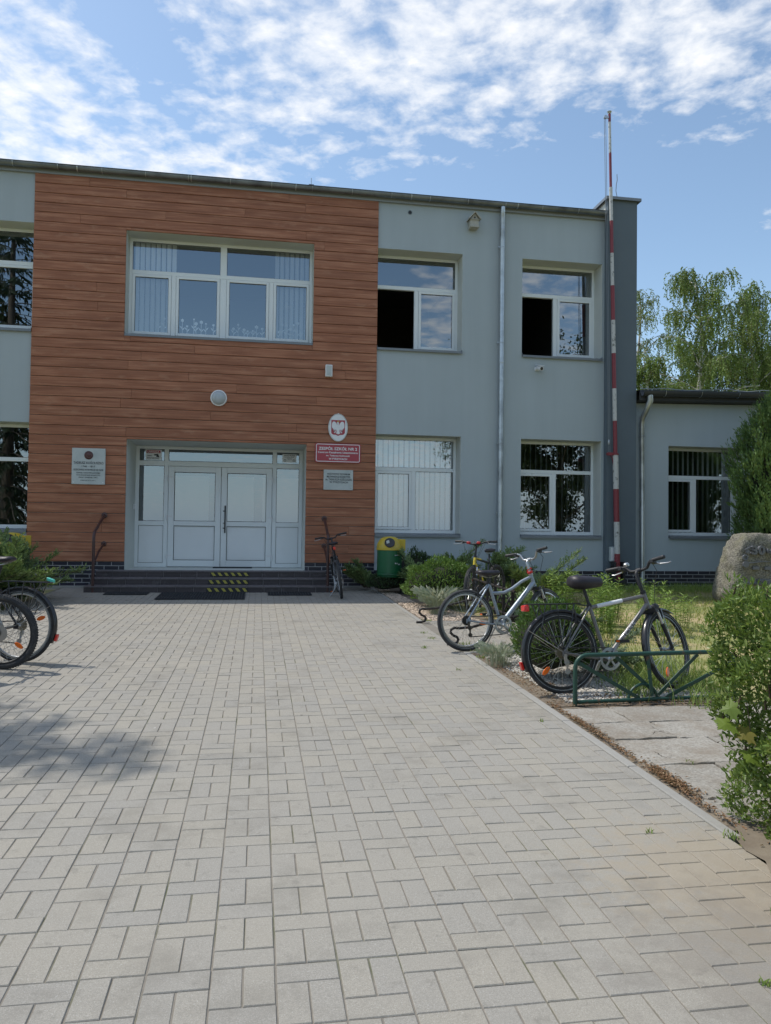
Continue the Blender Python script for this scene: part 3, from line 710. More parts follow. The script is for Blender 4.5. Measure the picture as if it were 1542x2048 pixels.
    lb.box(x0+.02, x1-.02, y+.10, 18.9, .60, .70)
    o = lb.build('lobby_floor', M['threshold'], school, smooth=False); inb(o)
    lw = MB(); yb = 18.6
    for s in (-2.0, -.95, .1): lw.box(s, s+.85, yb, yb+.03, .75, 2.75)
    o = lw.build('lobby_screen', M['pvc_panel'], school, smooth=False); inb(o)
entrance()

# --- roof edge, gutter, downpipes
def pipe(name, pts, r, parent, mat, n=12): return inb(MB().tube(pts, r, n).build(name, mat, parent, ang=50))
def roofs():
    r = MB(); r.add([(-9.6, FY-.16, 8.205), (7.06, FY-.16, 8.205), (7.06, 21.6, 8.42), (-9.6, 21.6, 8.42), (-9.6, FY-.16, 8.175), (7.06, FY-.16, 8.175)], [(0,1,2,3), (4,5,1,0)])
    r.box(-9.6, 7.055, FY-.03, FY+.42, TOPZ+.001, 8.17)
    inb(r.build('roof', M['roofing'], school, smooth=False))
    f = MB(); f.box(-9.6, 7.05, FY-.055, FY-.031, 8.045, 8.165); inb(f.build('fascia', M['fascia'], school, smooth=False))
    b = MB(); n = 8; prof = [(-.068*math.cos(PI*i/n), -.068*math.sin(PI*i/n)) for i in range(n+1)]
    prof = [(-.078, .006)]+prof+[(p[0]*.93, p[1]*.93+.0) for p in reversed(prof)]
    b.prism([(FY-.135+p[0], 8.165+p[1]) for p in prof], (-9.6, 0, 0), (0,1,0), (0,0,1), (16.63, 0, 0))
    gt = inb(b.build('gutter', M['gutter'], school, ang=30))
    k = MB(); x = -9.2
    while x < 7:
        pts = [(x, FY-.135-.075*math.cos(t*PI/8), 8.165-.075*math.sin(t*PI/8)) for t in range(9)]
        k = MB(); k.tube(pts, .007, 6); k.build('gutter_bracket', M['zinc'], gt); x += .78
    for x in (-3.4, -1.35, .62, 2.9, 5.1): MB().tube([(x, FY-.135-.0735*math.cos(t*PI/8), 8.165-.0735*math.sin(t*PI/8)) for t in range(9)], .012, 6).build('gutter_joint', M['zinc'], gt)
    x = 4.80
    d = pipe('downpipe', [(x-.0, FY-.135, 8.10), (x, FY-.135, 8.03), (x+.005, FY-.11, 7.95), (x+.01, FY-.085, 7.87), (x+.01, FY-.085, 5.9), (x+.01, FY-.085, 2.4), (x+.01, FY-.085, .42)], .05, school, M['zinc'])
    for zz in (7.30, 5.35, 3.3, 1.9):
        c = MB(); c.lathe([(.054, -.012), (.058, -.008), (.058, .008), (.054, .012)], (x+.01, FY-.085, zz), (0,0,1), 14); c.tube([(x-.06, FY-.08, zz), (x-.045, FY, zz)], .006, 6); c.box(x-.075, x-.045, FY-.09, FY-.07, zz-.012, zz+.012); c.build('pipe_clamp', M['zinc'], d)
    for zz in (7.68, 4.95): MB().lathe([(.051, -.03), (.0535, -.025), (.0535, .025), (.051, .03)], (x+.01, FY-.085, zz), (0,0,1), 14).build('pipe_socket', M['zinc'], d)
    # firewall pier at the right end
    p = MB(); p.box(7.06, 7.706, FY-.15, FY-.04, .2, 8.46); p.box(7.0605, 7.7055, FY-.039, FY+.2, .2, TOPZ); pr = inb(p.build('firewall_pier', M['plaster_dark'], school, smooth=False))
    p = MB(); p.box(7.062, 7.704, FY-.039, 21.6, TOPZ+.002, 8.46); inb(p.build('firewall_parapet', M['cream'], school, smooth=False))
    c = MB(); c.box(7.0, 7.766, FY-.21, 21.7, 8.462, 8.492); c.box(6.995, 7.771, FY-.215, FY-.21, 8.43, 8.49); c.box(6.995, 7.0, FY-.21, 21.7, 8.43, 8.49); c.box(7.766, 7.771, FY-.21, 21.7, 8.43, 8.49)
    inb(c.build('coping', M['sill'], school, smooth=False))
    u = MB(); u.add([(6.80, FY+.25, 8.225), (7.058, FY+.12, 8.33), (7.058, 20, 8.46), (6.80, 20, 8.39)], [(0,1,2,3)]); inb(u.build('roof_upstand', M['roofing'], school, smooth=False))
roofs()

# --- the low wing on the right
wing = thing('school_wing', 'low grey single-storey wing of the school with dark gutter, right of the flagpole', 'school wing', (7.706, FY, 0))
def inw(o): o.location = (o.location[0]-7.706, o.location[1]-FY, o.location[2]); return o
def low_wing():
    h = (8.515, 10.255, 1.440, 3.375, .40); top0, top1 = 4.245, 4.40
    b = wall_panel('wall', 7.706, 14.5, .2, 4.2, [h], FY, [M['plaster'], M['reveal']], wing); inw(b)
    t = MB(); t.add([(7.706, FY, 4.2), (14.5, FY, 4.2), (14.5, FY, top1), (7.706, FY, top0)], [(0,1,2,3)]); inw(t.build('wall_head', M['plaster'], wing, smooth=False))
    i = MB(); y = WY+.075; yb = 20.
    for q in ([(7.71,y,.3),(h[0],y,.3),(h[0],y,4.2),(7.71,y,4.2)], [(h[1],y,.3),(14.4,y,.3),(14.4,y,4.2),(h[1],y,4.2)], [(h[0],y,.3),(h[1],y,.3),(h[1],y,h[2]),(h[0],y,h[2])], [(h[0],y,h[3]),(h[1],y,h[3]),(h[1],y,4.2),(h[0],y,4.2)],
              [(7.71,yb,.3),(14.4,yb,.3),(14.4,yb,4.2),(7.71,yb,4.2)], [(7.71,y,.3),(7.71,yb,.3),(7.71,yb,4.2),(7.71,y,4.2)], [(14.4,y,.3),(14.4,yb,.3),(14.4,yb,4.2),(14.4,y,4.2)], [(7.71,y,.6),(14.4,y,.6),(14.4,yb,.6),(7.71,yb,.6)]): i.add(q, [(0,1,2,3)])
    i.add([(7.71,y,4.1),(14.4,y,4.1),(14.4,yb,4.1),(7.71,yb,4.1)], [(0,1,2,3)])
    inw(i.build('room', M['room'], wing, smooth=False))
    w = window(h, 2.745, [], [(9.335, .085)], wing, sash=(0,), blind=[(8.55, 10.2, 85, .118)]); w.location = (-7.706, -FY, 0)
    r = MB(); r.add([(7.706, FY-.30, 4.475), (14.6, FY-.30, 4.64), (14.6, 22, 5.0), (7.706, 22, 4.85)], [(0,1,2,3)]); r.add([(7.706, FY-.30, 4.475), (14.6, FY-.30, 4.64), (14.6, FY-.30, 4.57), (7.706, FY-.30, 4.40)], [(0,1,2,3)])
    r.add([(7.706, FY-.28, 4.262), (14.6, FY-.28, 4.415), (14.6, FY, 4.415), (7.706, FY, 4.262)], [(0,1,2,3)])
    r.add([(7.706, FY-.28, 4.262), (14.6, FY-.28, 4.415), (14.6, FY-.28, 4.57), (7.706, FY-.28, 4.42)], [(0,1,2,3)])
    inw(r.build('roof', M['roofing'], wing, smooth=False))
    n = 8; rad = .085; b = MB()
    v = []
    for (x, zc) in ((7.72, 4.425), (14.6, 4.585)):
        for t in range(n+1): v.append((x, FY-.385-rad*math.cos(PI*t/n), zc-rad*1.15*math.sin(PI*t/n)))
        for t in range(n, -1, -1): v.append((x, FY-.385-rad*.9*math.cos(PI*t/n), zc-rad*1.05*math.sin(PI*t/n)))
    k = 2*(n+1); b.add(v, [(j, (j+1) % k, k+(j+1) % k, k+j) for j in range(k)]+[tuple(range(k))])
    gt = inw(b.build('gutter', M['gutter_dark'], wing, ang=30))
    c = MB()
    for x in (8.2, 9.0, 9.85, 10.7):
        zc = 4.425+(x-7.72)*.16/6.88
        MB().tube([(x, FY-.385-.09*math.cos(t*PI/8), zc-.105*math.sin(t*PI/8)) for t in range(9)], .006, 6).build('gutter_bracket', M['zinc'], gt)
    x = 7.875
    d = inw(MB().tube([(x+.01, FY-.38, 4.36), (x+.02, FY-.38, 4.25), (x, FY-.28, 4.08), (x-.015, FY-.13, 3.92), (x-.01, FY-.09, 3.8), (x+.005, FY-.09, 2.2), (x+.01, FY-.09, .42)], [.062, .062, .06, .056, .052, .05, .05], 12).build('downpipe', M['zinc'], wing, ang=50))
    for zz in (3.55, 2.0): MB().lathe([(.052, -.012), (.058, -.008), (.058, .008), (.052, .012)], (x+.0, FY-.09, zz), (0,0,1), 14).tube([(x-.05, FY-.09, zz), (x-.05, FY, zz)], .006, 6).build('pipe_clamp', M['zinc'], d)
    c = MB(); rr = random.Random(4)
    for s in range(2):
        c.tube([(7.75+.28*q, FY-.2+.5*s+rr.uniform(-.12, .12), 4.50+(7.75+.28*q-7.7)*.024+.035*s+rr.uniform(0, .035)) for q in range(22)], .009, 6)
    inw(c.build('roof_cable', M['fascia'], wing))
low_wing()

# --- steps, mats, handrails, hazard tape
def entry_steps():
    root = thing('entrance_steps', 'three dark tiled steps leading up to the white entrance doors', 'steps', (-.8, 14.5, g(14.4)))
    fr = (14.74, 14.39, 14.04); tops = (LAND, .60, .482)
    xs = ((-2.90, 1.30), (-2.93, 1.335), (-2.96, 1.37))
    for i in range(3):
        st = thing('step', None, None); st.parent = root; st.location = (.8, -14.5, -g(14.4))
        x0, x1 = xs[i]; y0 = fr[i]; y1 = (fr[i-1]+.012 if i else 15.0); z1 = tops[i]; z0 = tops[i+1]-.004 if i < 2 else .30
        b = MB(); b.box(x0, x1, y0+.012, y1, z0-.1, z1-.026); b.build('body', M['mortar'], st, smooth=False)
        t = MB(); n = 14; w = (x1-x0)/n
        for k in range(n):
            t.box(x0+k*w+.002, x0+(k+1)*w-.002, y0+.004, y0+.0119, z0+.004, z1-.027)
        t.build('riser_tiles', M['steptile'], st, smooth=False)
        t = MB()
        for k in range(n): t.box(x0+k*w+.0015, x0+(k+1)*w-.0015, y0-.008, y1-.002, z1-.025, z1)
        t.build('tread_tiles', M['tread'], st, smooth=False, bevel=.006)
    l = MB(); l.box(HE[0]+.001, HE[1]-.001, 15.001, DY+.06, LAND-.05, LAND-.001); o = l.build('landing', M['threshold'], root, smooth=False); o.location = (.8, -14.5, -g(14.4))
    for i, (x0, x1) in enumerate(((-.86, -.14), (-.875, -.14), (-.885, -.145))):
        z1 = tops[i]-.030; z0 = z1-.070; y = fr[i]-.010
        lab = ('yellow and black hazard tape on the riser of the top step', 'yellow and black hazard tape on the riser of the middle step', 'yellow and black hazard tape on the riser of the bottom step')[i]
        b = MB(); b.add([(x0, y, z0), (x1, y, z0), (x1, y, z1), (x0, y, z1)], [(0,1,2,3)], 0)
        nn = 6; w = (x1-x0)/nn
        for k in range(nn):
            a = x0+k*w+.01; b.add([(a+.045, y-.001, z0+.006), (a+.098, y-.001, z0+.006), (a+.053, y-.001, z1-.004), (a, y-.001, z1-.004)], [(0,1,2,3)], 1)
        c = ((x0+x1)/2, y, z0)
        tag(b.build('hazard_tape', [M['black'], M['yellow']], smooth=False, loc=c), lab, 'tape', 'hazard tapes on the entrance steps')
entry_steps()
def mats():
    def grid_mat(x0, x1, y0, y1, lab, s=.045):
        b = MB(); z = g(y0)
        def P(x, y, h): return (x, y, g(y)+h)
        b.add([P(x0,y0,.006), P(x1,y0,.006), P(x1,y1,.006), P(x0,y1,.006)], [(0,1,2,3)])
        nx = int((x1-x0)/s); ny = int((y1-y0)/s)
        for i in range(nx+1):
            x = x0+(x1-x0)*i/nx; b.add([P(x-.006,y0,.02), P(x+.006,y0,.02), P(x+.006,y1,.02), P(x-.006,y1,.02), P(x-.006,y0,.007), P(x+.006,y0,.007), P(x+.006,y1,.007), P(x-.006,y1,.007)], [(0,1,2,3),(4,5,1,0),(5,6,2,1),(7,4,0,3)])
        for i in range(ny+1):
            y = y0+(y1-y0)*i/ny; b.add([P(x0,y-.006,.0195), P(x1,y-.006,.0195), P(x1,y+.006,.0195), P(x0,y+.006,.0195), P(x0,y-.006,.007), P(x1,y-.006,.007)], [(0,1,2,3),(4,5,1,0)])
        tag(b.build('door_mat', M['matrubber'], smooth=False, loc=((x0+x1)/2, (y0+y1)/2, g((y0+y1)/2))), lab, 'mat')
    grid_mat(-1.62, -.20, 12.92, 13.92, 'large dark ribbed rubber mat lying on the paving before the steps')
    grid_mat(-2.55, -1.85, 13.62, 13.98, 'small dark grating set in the paving left of the large mat')
    grid_mat(.20, .95, 13.50, 13.98, 'small dark grating set in the paving right of the large mat')
    b = MB(); b.box(-.87, -.10, 15.7, 16.03, LAND, LAND+.018); tag(b.build('door_mat', M['matrubber'], smooth=False, bevel=.004, loc=(-.5, 15.85, LAND)), 'thin dark mat on the landing against the white doors', 'mat')
mats()
def handrails():
    for sx, lab in ((-2.81, 'brown pipe handrail left of the entrance steps'), (1.275, 'brown pipe handrail right of the entrance steps, above the leaning bicycle')):
        y0 = 14.06; z0 = g(y0)
        root = thing('handrail', lab, 'handrail', (sx, y0, z0), group='handrails by the entrance steps')
        b = MB(); b.tube([(0,0,-.02), (0,0,.85), (0,.0,.96), (0,.02,1.01), (0,.06,1.05), (0,.45,1.20), (0,FY-.03-y0,1.36)], .026, 10); b.build('rail', M['brownpaint'], root, ang=60)
        b = MB(); b.tube([(0,.02,.50), (0,.45,.70), (0,FY-.03-y0,.83)], .02, 10); b.build('lower_bar', M['brownpaint'], root)
        b = MB(); b.lathe([(.055, 0), (.055, .008), (.03, .012)], (0, FY-.036-y0, 1.36), (0,-1,0), 14); b.build('wall_flange', M['brownpaint'], root); b = MB(); b.lathe([(.05, 0), (.05, .008), (.03, .012)], (0, FY-.036-y0, .83), (0,-1,0), 14); b.build('wall_flange', M['brownpaint'], root)
handrails()

# ------------------------------------------------------------------ signs and fixtures on the facade
CY_ = FY-.036        # face of the cladding
def text_mesh(lines, cx, y, mat, parent, name='lettering', dirn=None):
    """lines: (text, z, height, width or None); flat letters lying on the plane y, facing the square"""
    obs = []
    for (s, z, hgt, wid) in lines:
        cu = bpy.data.curves.new('t', 'FONT'); cu.body = s; cu.align_x = 'CENTER'; cu.size = hgt*1.38; cu.extrude = .0; cu.offset = hgt*.03; cu.resolution_u = 3
        ob = bpy.data.objects.new('t', cu); COL.objects.link(ob); bpy.context.view_layer.update()
        dg = bpy.context.evaluated_depsgraph_get(); me = bpy.data.meshes.new_from_object(ob.evaluated_get(dg))
        xs = [v.co.x for v in me.vertices] or [0, 1]
        sx = wid/(max(xs)-min(xs)) if wid else 1.
        mx = (max(xs)+min(xs))/2
        obs.append((me, [(cx+(v.co.x-mx)*sx, y, z+v.co.y) for v in me.vertices], [tuple(p.vertices) for p in me.polygons]))
        bpy.data.objects.remove(ob); bpy.data.curves.remove(cu)
    b = MB()
    for me, v, f in obs: b.add(v, f); bpy.data.meshes.remove(me)
    me = bpy.data.meshes.new(name); me.from_pydata(b.v, [], b.f); me.update(); me.materials.append(mat)
    return link(name, me, parent)
def rounded(x0, x1, z0, z1, r, n=5):
    pts = []
    for (cx, cz, a0) in ((x1-r, z1-r, 0), (x0+r, z1-r, 90), (x0+r, z0+r, 180), (x1-r, z0+r, 270)):
        for i in range(n+1): a = math.radians(a0+90*i/n); pts.append((cx+r*math.cos(a), cz+r*math.sin(a)))
    return pts
def plate(name, lab, cat, x0, x1, z0, z1, mat, th=.03, r=.0, group=None, y=None):
    y = CY_-.004 if y is None else y
    t = thing(name, lab, cat, ((x0+x1)/2, y, (z0+z1)/2), group=group)
    b = MB(); poly = rounded(x0, x1, z0, z1, r) if r else [(x0,z0),(x1,z0),(x1,z1),(x0,z1)]
    b.prism(poly, (0, y-th, 0), (1,0,0), (0,0,1), (0, th, 0)); o = b.build('board', mat, t, smooth=False, bevel=.004); off = (-(x0+x1)/2, -y, -(z0+z1)/2); o.location = off
    return t, off, y-th
def signs():
    t, off, yf = plate('memorial_plaque', 'pale stone plaque with round dark medallion, left of the entrance doors', 'plaque', -3.40, -2.81, 2.295, 2.965, M['stone_plate'], .03)
    tx = text_mesh([('TADEUSZ KOŚCIUSZKO', 2.672, .045, .53), ('1746 - 1817', 2.612, .034, .24), ('GDZIE ZAWSZE INTERWENCJE NIE ZGINIE', 2.55, .032, .53), ('SŁAWNEJ I NARODOWI LUDOWEMU', 2.497, .024, .42), ('W 25 LECIE IM NAUK ROLNICZYCH', 2.455, .024, .42), ('SZKOŁY KWIETNIU 1794 r.', 2.412, .024, .34), ('PYRZYCE, 25 X 1974 r.', 2.360, .018, .27)], -3.105, yf-.002, M['ink'], t); tx.location = off
    b = MB(); b.lathe([(.078, 0), (.078, .008), (.066, .013), (.062, .009), (.02, .012)], (-3.105, yf, 2.835), (0,-1,0), 26)
    b.lathe([(.035, .0), (.038, .012), (.024, .022), (.01, .026)], (-3.10, yf, 2.838), (0,-1,0), 14); b.obox((-3.103, yf-.012, 2.80), (.03,0,0), (0,.006,0), (.004,0,.016)); o = b.build('medallion', M['bronze'], t); o.location = off
    s = MB()
    for x in (-3.365, -2.845): s.lathe([(.010, 0), (.010, .004), (.004, .007)], (x, yf, 2.33), (0,-1,0), 10)
    o = s.build('screw', M['white'], t); o.location = off
    # school name sign
    t, off, yf = plate('school_sign', 'red school sign with white lettering under the oval eagle emblem', 'sign', 1.078, 1.966, 2.822, 3.20, M['signred'], .02, .03)
    b = MB(); outer = rounded(1.094, 1.95, 2.838, 3.184, .03); inner = rounded(1.106, 1.938, 2.85, 3.172, .02); n = len(outer)
    b.add([(p[0], yf-.0015, p[1]) for p in outer]+[(p[0], yf-.0015, p[1]) for p in inner], [(i, (i+1) % n, n+(i+1) % n, n+i) for i in range(n)]); o = b.build('border_line', M['white'], t, smooth=False); o.location = off
    tx = text_mesh([('ZESPÓŁ SZKÓŁ NR 2', 3.068, .056, .75), ('Centrum Kształcenia Ustawicznego', 3.005, .036, .78), ('im. Tadeusza Kościuszki', 2.945, .031, .46), ('W PYRZYCACH', 2.878, .038, .36)], 1.522, yf-.002, M['white'], t); tx.location = off
    # eagle emblem
    t = thing('emblem_plate', 'oval white emblem plate with white eagle on red shield', 'emblem', (1.517, CY_, 3.51)); off = (-1.517, -CY_, -3.51)
    cx, cz = 1.517, 3.51; rx, rz = .192, .272
    b = MB(); n = 48; b.prism([(cx+rx*math.cos(2*PI*i/n), cz+rz*math.sin(2*PI*i/n)) for i in range(n)], (0, CY_-.026, 0), (1,0,0), (0,0,1), (0,.024,0)); b.lathe([(.012, 0), (.012, .006), (.005, .009)], (cx+.005, CY_-.010, cz+rz), (0,-1,0), 10); o = b.build('plate', M['white'], t, smooth=False, bevel=.003); o.location = off
    b = MB(); A = [(rx-.004, rz-.004), (rx-.016, rz-.016)]
    b.add([(cx+q[0]*math.cos(2*PI*i/n), CY_-.0275, cz+q[1]*math.sin(2*PI*i/n)) for q in A for i in range(n)], [(i, (i+1) % n, n+(i+1) % n, n+i) for i in range(n)]); o = b.build('rim_line', M['stone_plate'], t, smooth=False); o.location = off
    sh = [(-.134, .145), (.134, .145), (.134, -.095), (.124, -.125), (.09, -.14), (.035, -.145), (0, -.165), (-.035, -.145), (-.09, -.14), (-.124, -.125), (-.134, -.095)]
    b = MB(); b.add([(cx+p[0], CY_-.0290, cz+p[1]) for p in sh], [tuple(range(len(sh)))]); o = b.build('shield', M['signred'], t, smooth=False); o.location = off
    wing_ = [(.012, .02), (.03, .075), (.06, .112), (.09, .118), (.112, .10), (.122, .06), (.122, .02), (.116, -.02), (.104, -.005), (.104, -.045), (.092, -.02), (.088, -.066), (.076, -.03), (.068, -.078), (.058, -.035), (.044, -.05), (.03, -.03), (.012, -.03)]
    body = [(-.014, -.03), (-.022, .03), (-.014, .07), (-.018, .088), (-.034, .086), (-.022, .1), (-.008, .108), (.010, .102), (.014, .085), (.012, .06), (.022, .02), (.014, -.03)]
    tail = [(-.016, -.03), (.016, -.03), (.034, -.098), (.04, -.122), (.018, -.118), (.006, -.134), (0, -.140), (-.006, -.134), (-.018, -.118), (-.04, -.122), (-.034, -.098)]
    leg = [(.014, -.03), (.028, -.03), (.066, -.085), (.086, -.086), (.07, -.098), (.076, -.115), (.06, -.102), (.048, -.112), (.052, -.09)]
    crown = [(-.018, .112), (.016, .112), (.02, .136), (.008, .124), (-.001, .14), (-.010, .124), (-.022, .136)]
    b = MB()
    for k, poly in enumerate((wing_, [(-p[0], p[1]) for p in wing_], body, tail, leg, [(-p[0], p[1]) for p in leg])):
        vs = [(cx+p[0], CY_-.0302-.0006*k, cz+p[1]) for p in poly]
        bm = bmesh.new(); f_ = bm.faces.new([bm.verts.new(v) for v in vs]); bmesh.ops.triangulate(bm, faces=[f_]); bm.verts.index_update()
        b.add([tuple(v.co) for v in bm.verts], [tuple(v.index for v in f.verts) for f in bm.faces]); bm.free()
    o = b.build('eagle', M['white'], t, smooth=False); o.location = off
    b = MB(); b.add([(cx+p[0], CY_-.0345, cz+p[1]) for p in crown], [tuple(range(len(crown)))]); o = b.build('crown', M['binyellow'], t, smooth=False); o.location = off
    t, off, yf = plate('stone_plate', 'small pale stone plate with dark lettering below the red school sign', 'plaque', 1.249, 1.824, 2.29, 2.682, M['stone_plate'], .028)
    tx = text_mesh([('PAŃSTWOWE TECHNIKUM', 2.583, .035, .44), ('MECHANIZACJI ROLNICTWA', 2.530, .038, .46), ('im. TADEUSZA KOŚCIUSZKI', 2.475, .040, .51), ('W PYRZYCACH', 2.424, .036, .36)], 1.54, yf-.002, M['ink'], t); tx.location = off
    s = MB()
    for (x, z) in ((1.30, 2.645), (1.29, 2.33), (1.775, 2.33), (1.775, 2.645)): s.lathe([(.011, 0), (.011, .004), (.005, .007)], (x, yf, z), (0,-1,0), 10)
    o = s.build('screw', M['alu'], t); o.location = off
    # stickers on the fixed lights over the door
    yg = DY+.012
    t, off, yf = plate('warning_sticker', 'white sticker with UWAGA on a red band in the left light beside the doors', 'sticker', -2.26, -1.945, 2.885, 3.092, M['white'], .003, y=yg)
    b = MB(); b.box(-2.24, -1.965, yf-.0015, yf-.0005, 3.02, 3.077); o = b.build('red_band', M['signred'], t, smooth=False); o.location = off
    tx = text_mesh([('UWAGA', 3.030, .036, .23)], -2.103, yf-.003, M['white'], t, 'white_lettering'); tx.location = off
    tx = text_mesh([('OBIEKT', 2.958, .024, .10), ], -2.175, yf-.003, M['ink'], t); tx.location = off
    tx = text_mesh([('MONITOROWANY', 2.908, .026, .24)], -2.105, yf-.003, M['ink'], t); tx.location = off
    b = MB(); b.add([(-2.10, yf-.003, 2.995), (-2.02, yf-.003, 3.008), (-2.0, yf-.003, 2.985), (-2.03, yf-.003, 2.972), (-2.09, yf-.003, 2.975)], [(0,1,2,3,4)]); b.add([(-2.04, yf-.003, 2.972), (-2.0, yf-.003, 2.98), (-1.985, yf-.003, 2.94), (-2.05, yf-.003, 2.945)], [(0,1,2,3)]); o = b.build('camera_symbol', M['ink'], t, smooth=False); o.location = off
    t, off, yf = plate('notice_sticker', 'white notice with two ban symbols in the right light beside the doors', 'sticker', .485, .775, 2.905, 3.075, M['white'], .003, y=yg)
    tx = text_mesh([('ZAKAZ PALENIA', 3.035, .026, .235), ('na terenie szkoły', 3.008, .016, .20), ('papierosów', 2.985, .012, .10), ('i e-papierosów', 2.965, .012, .10)], .63, yf-.003, M['ink'], t); tx.location = off
    b = MB()
    for x in (.535, .72):
        q = [(x+r*math.cos(2*PI*i/16), yf-.003, 2.945+r*math.sin(2*PI*i/16)) for r in (.026, .019) for i in range(16)]
        b.add(q, [(i, (i+1) % 16, 16+(i+1) % 16, 16+i) for i in range(16)]); b.add([(x-.017, yf-.0032, 2.959), (x-.013, yf-.0032, 2.962), (x+.017, yf-.0032, 2.931), (x+.013, yf-.0032, 2.928)], [(0,1,2,3)])
    o = b.build('ban_symbol', M['ink'], t, smooth=False); o.location = off
    # wall lamp, box, birdhouse, camera, vent, switch
    t = thing('wall_lamp', 'round opal bulkhead lamp on the brown planks above the doors', 'lamp', (-.772, CY_, 3.995))
    b = MB(); b.lathe([(.152, 0), (.157, .02), (.152, .045), (.135, .052)], (0,0,0), (0,-1,0), 32); b.build('rim', M['white'], t)
    b = MB(); b.lathe([(.134, .045), (.132, .058), (.11, .085), (.07, .105), (.03, .113), (.005, .114)], (0,0,0), (0,-1,0), 32); b.build('diffuser', M['lampglass'], t, ang=60)
    t = thing('junction_box', 'white rectangular box high on the brown planks at the right of the lamp', 'box', (1.318, CY_, 4.49))
    b = MB(); b.box(-.068, .068, -.09, 0, 0, .235); b.build('housing', M['white'], t, smooth=False, bevel=.012)
    b = MB(); b.box(-.05, .05, -.094, -.0905, .02, .215); b.build('cover', M['stone_plate'], t, smooth=False, bevel=.002)
    t = thing('birdhouse', 'small weathered wooden birdhouse with pitched roof under the gutter', 'birdhouse', (4.20, FY, 7.60))
    b = MB(); b.prism([(-.088,.04), (.088,.04), (.088,.19), (0,.315), (-.088,.19)], (0,-.17,0), (1,0,0), (0,0,1), (0,.165,0)); b.build('body', M['birdwood'], t, smooth=False, bevel=.003)
    b = MB()
    for s in (-1, 1):
        b.obox((s*.064, -.10, .255), (s*.083*.72, 0, -.083*.80+.0), (0, .125, 0), (s*.006, 0, .006))
    b.build('roof', M['birdwood'], t, smooth=False, bevel=.002)
    b = MB(); b.box(-.095, .095, -.19, -.171, .175, .187); b.box(-.088, .088, -.2, -.02, .025, .0395); b.build('ledge', M['birdwood'], t, smooth=False)
    b = MB(); b.lathe([(.018, 0), (.018, .003)], (0,-.1705,.225), (0,-1,0), 16); b.build('entrance_hole', M['black'], t)
    t = thing('security_camera', 'small white security camera on the grey wall under the right upper window', 'camera', (5.59, FY, 4.86))
    b = MB(); b.box(-.05, .05, -.03, 0, -.035, .035); b.tube([(0,-.03,.0), (.01,-.07,.02)], .016, 8); b.build('bracket', M['white'], t, smooth=False, bevel=.006)
    b = MB(); b.lathe([(.02,-.085), (.046, -.08), (.048, .07), (.044, .085), (.036, .085)], (.02,-.13,-.005), (.12,-.95,-.28), 18); b.build('housing', M['white'], t)
    b = MB(); b.lathe([(.034, .0865), (.030, .09), (.012, .093)], (.02,-.13,-.005), (.12,-.95,-.28), 18); b.build('lens', M['blackgloss'], t)
    b = MB(); b.prism([(-.055,-.1), (.055,-.1), (.055,.10), (-.055,.10)], (.02,-.13,.052), (1,0,0), (.12,-.95,-.28), (0,0,.006)); b.build('sunshield', M['white'], t, smooth=False)
    t = thing('wall_vent', 'small round dark vent hole high on the grey wall', 'vent', (2.907, FY, 7.89))
    b = MB(); b.lathe([(.04, 0), (.04, .012), (.03, .014), (.027, .004)], (0,0,0), (0,-1,0), 18); b.build('collar', M['plaster_dark'], t); b = MB(); b.lathe([(.026, .0045), (.026, .006)], (0,0,0), (0,-1,0), 18); b.build('opening', M['black'], t)
    t = thing('doorbell', 'small white bell push on the left reveal of the entrance', 'bell', (HE[0], 15.95, 1.93))
    b = MB(); b.box(0, .022, -.04, .04, -.05, .05); b.build('housing', M['white'], t, smooth=False, bevel=.006); b = MB(); b.lathe([(.014, 0), (.012, .006)], (.022,0,.012), (1,0,0), 12); b.build('button', M['stone_plate'], t)
    t = thing('meter_box', 'pale grey box on the dark firewall pier behind the flagpole', 'box', (7.20, FY-.15, .94))
    b = MB(); b.box(-.085, .085, -.07, 0, 0, .30); b.build('housing', M['stone_plate'], t, smooth=False, bevel=.008); b = MB(); b.box(-.068, .068, -.074, -.0705, .02, .28); b.build('lid', M['white'], t, smooth=False)
    t = thing('lightning_rod', 'thin wavy lightning wire standing on the coping of the pier', 'lightning wire', (7.45, FY+.3, 8.49))
    b = MB(); b.tube([(.0,0,0), (.015,0,.12), (.03,0,.22), (.0,0,.36), (.01,0,.5), (.03,0,.6), (.022,0,.72)], .008, 6); b.build('wire', M['gutter'], t); b = MB(); b.lathe([(.05,0), (.05,.03), (.015,.04)], (0,0,.003), (0,0,1), 12); b.build('foot', M['fascia'], t)
    t = thing('roof_spike', 'short metal spike standing on the roof edge above the brown planks', 'lightning rod', (.92, FY-.1, 8.205))
    b = MB(); b.tube([(0,0,0), (0,0,.16)], .008, 6); b.build('rod', M['zinc'], t); b = MB(); b.box(-.05,.05,-.05,.05,-.0,.02); b.build('clamp', M['gutter'], t, smooth=False)
signs()

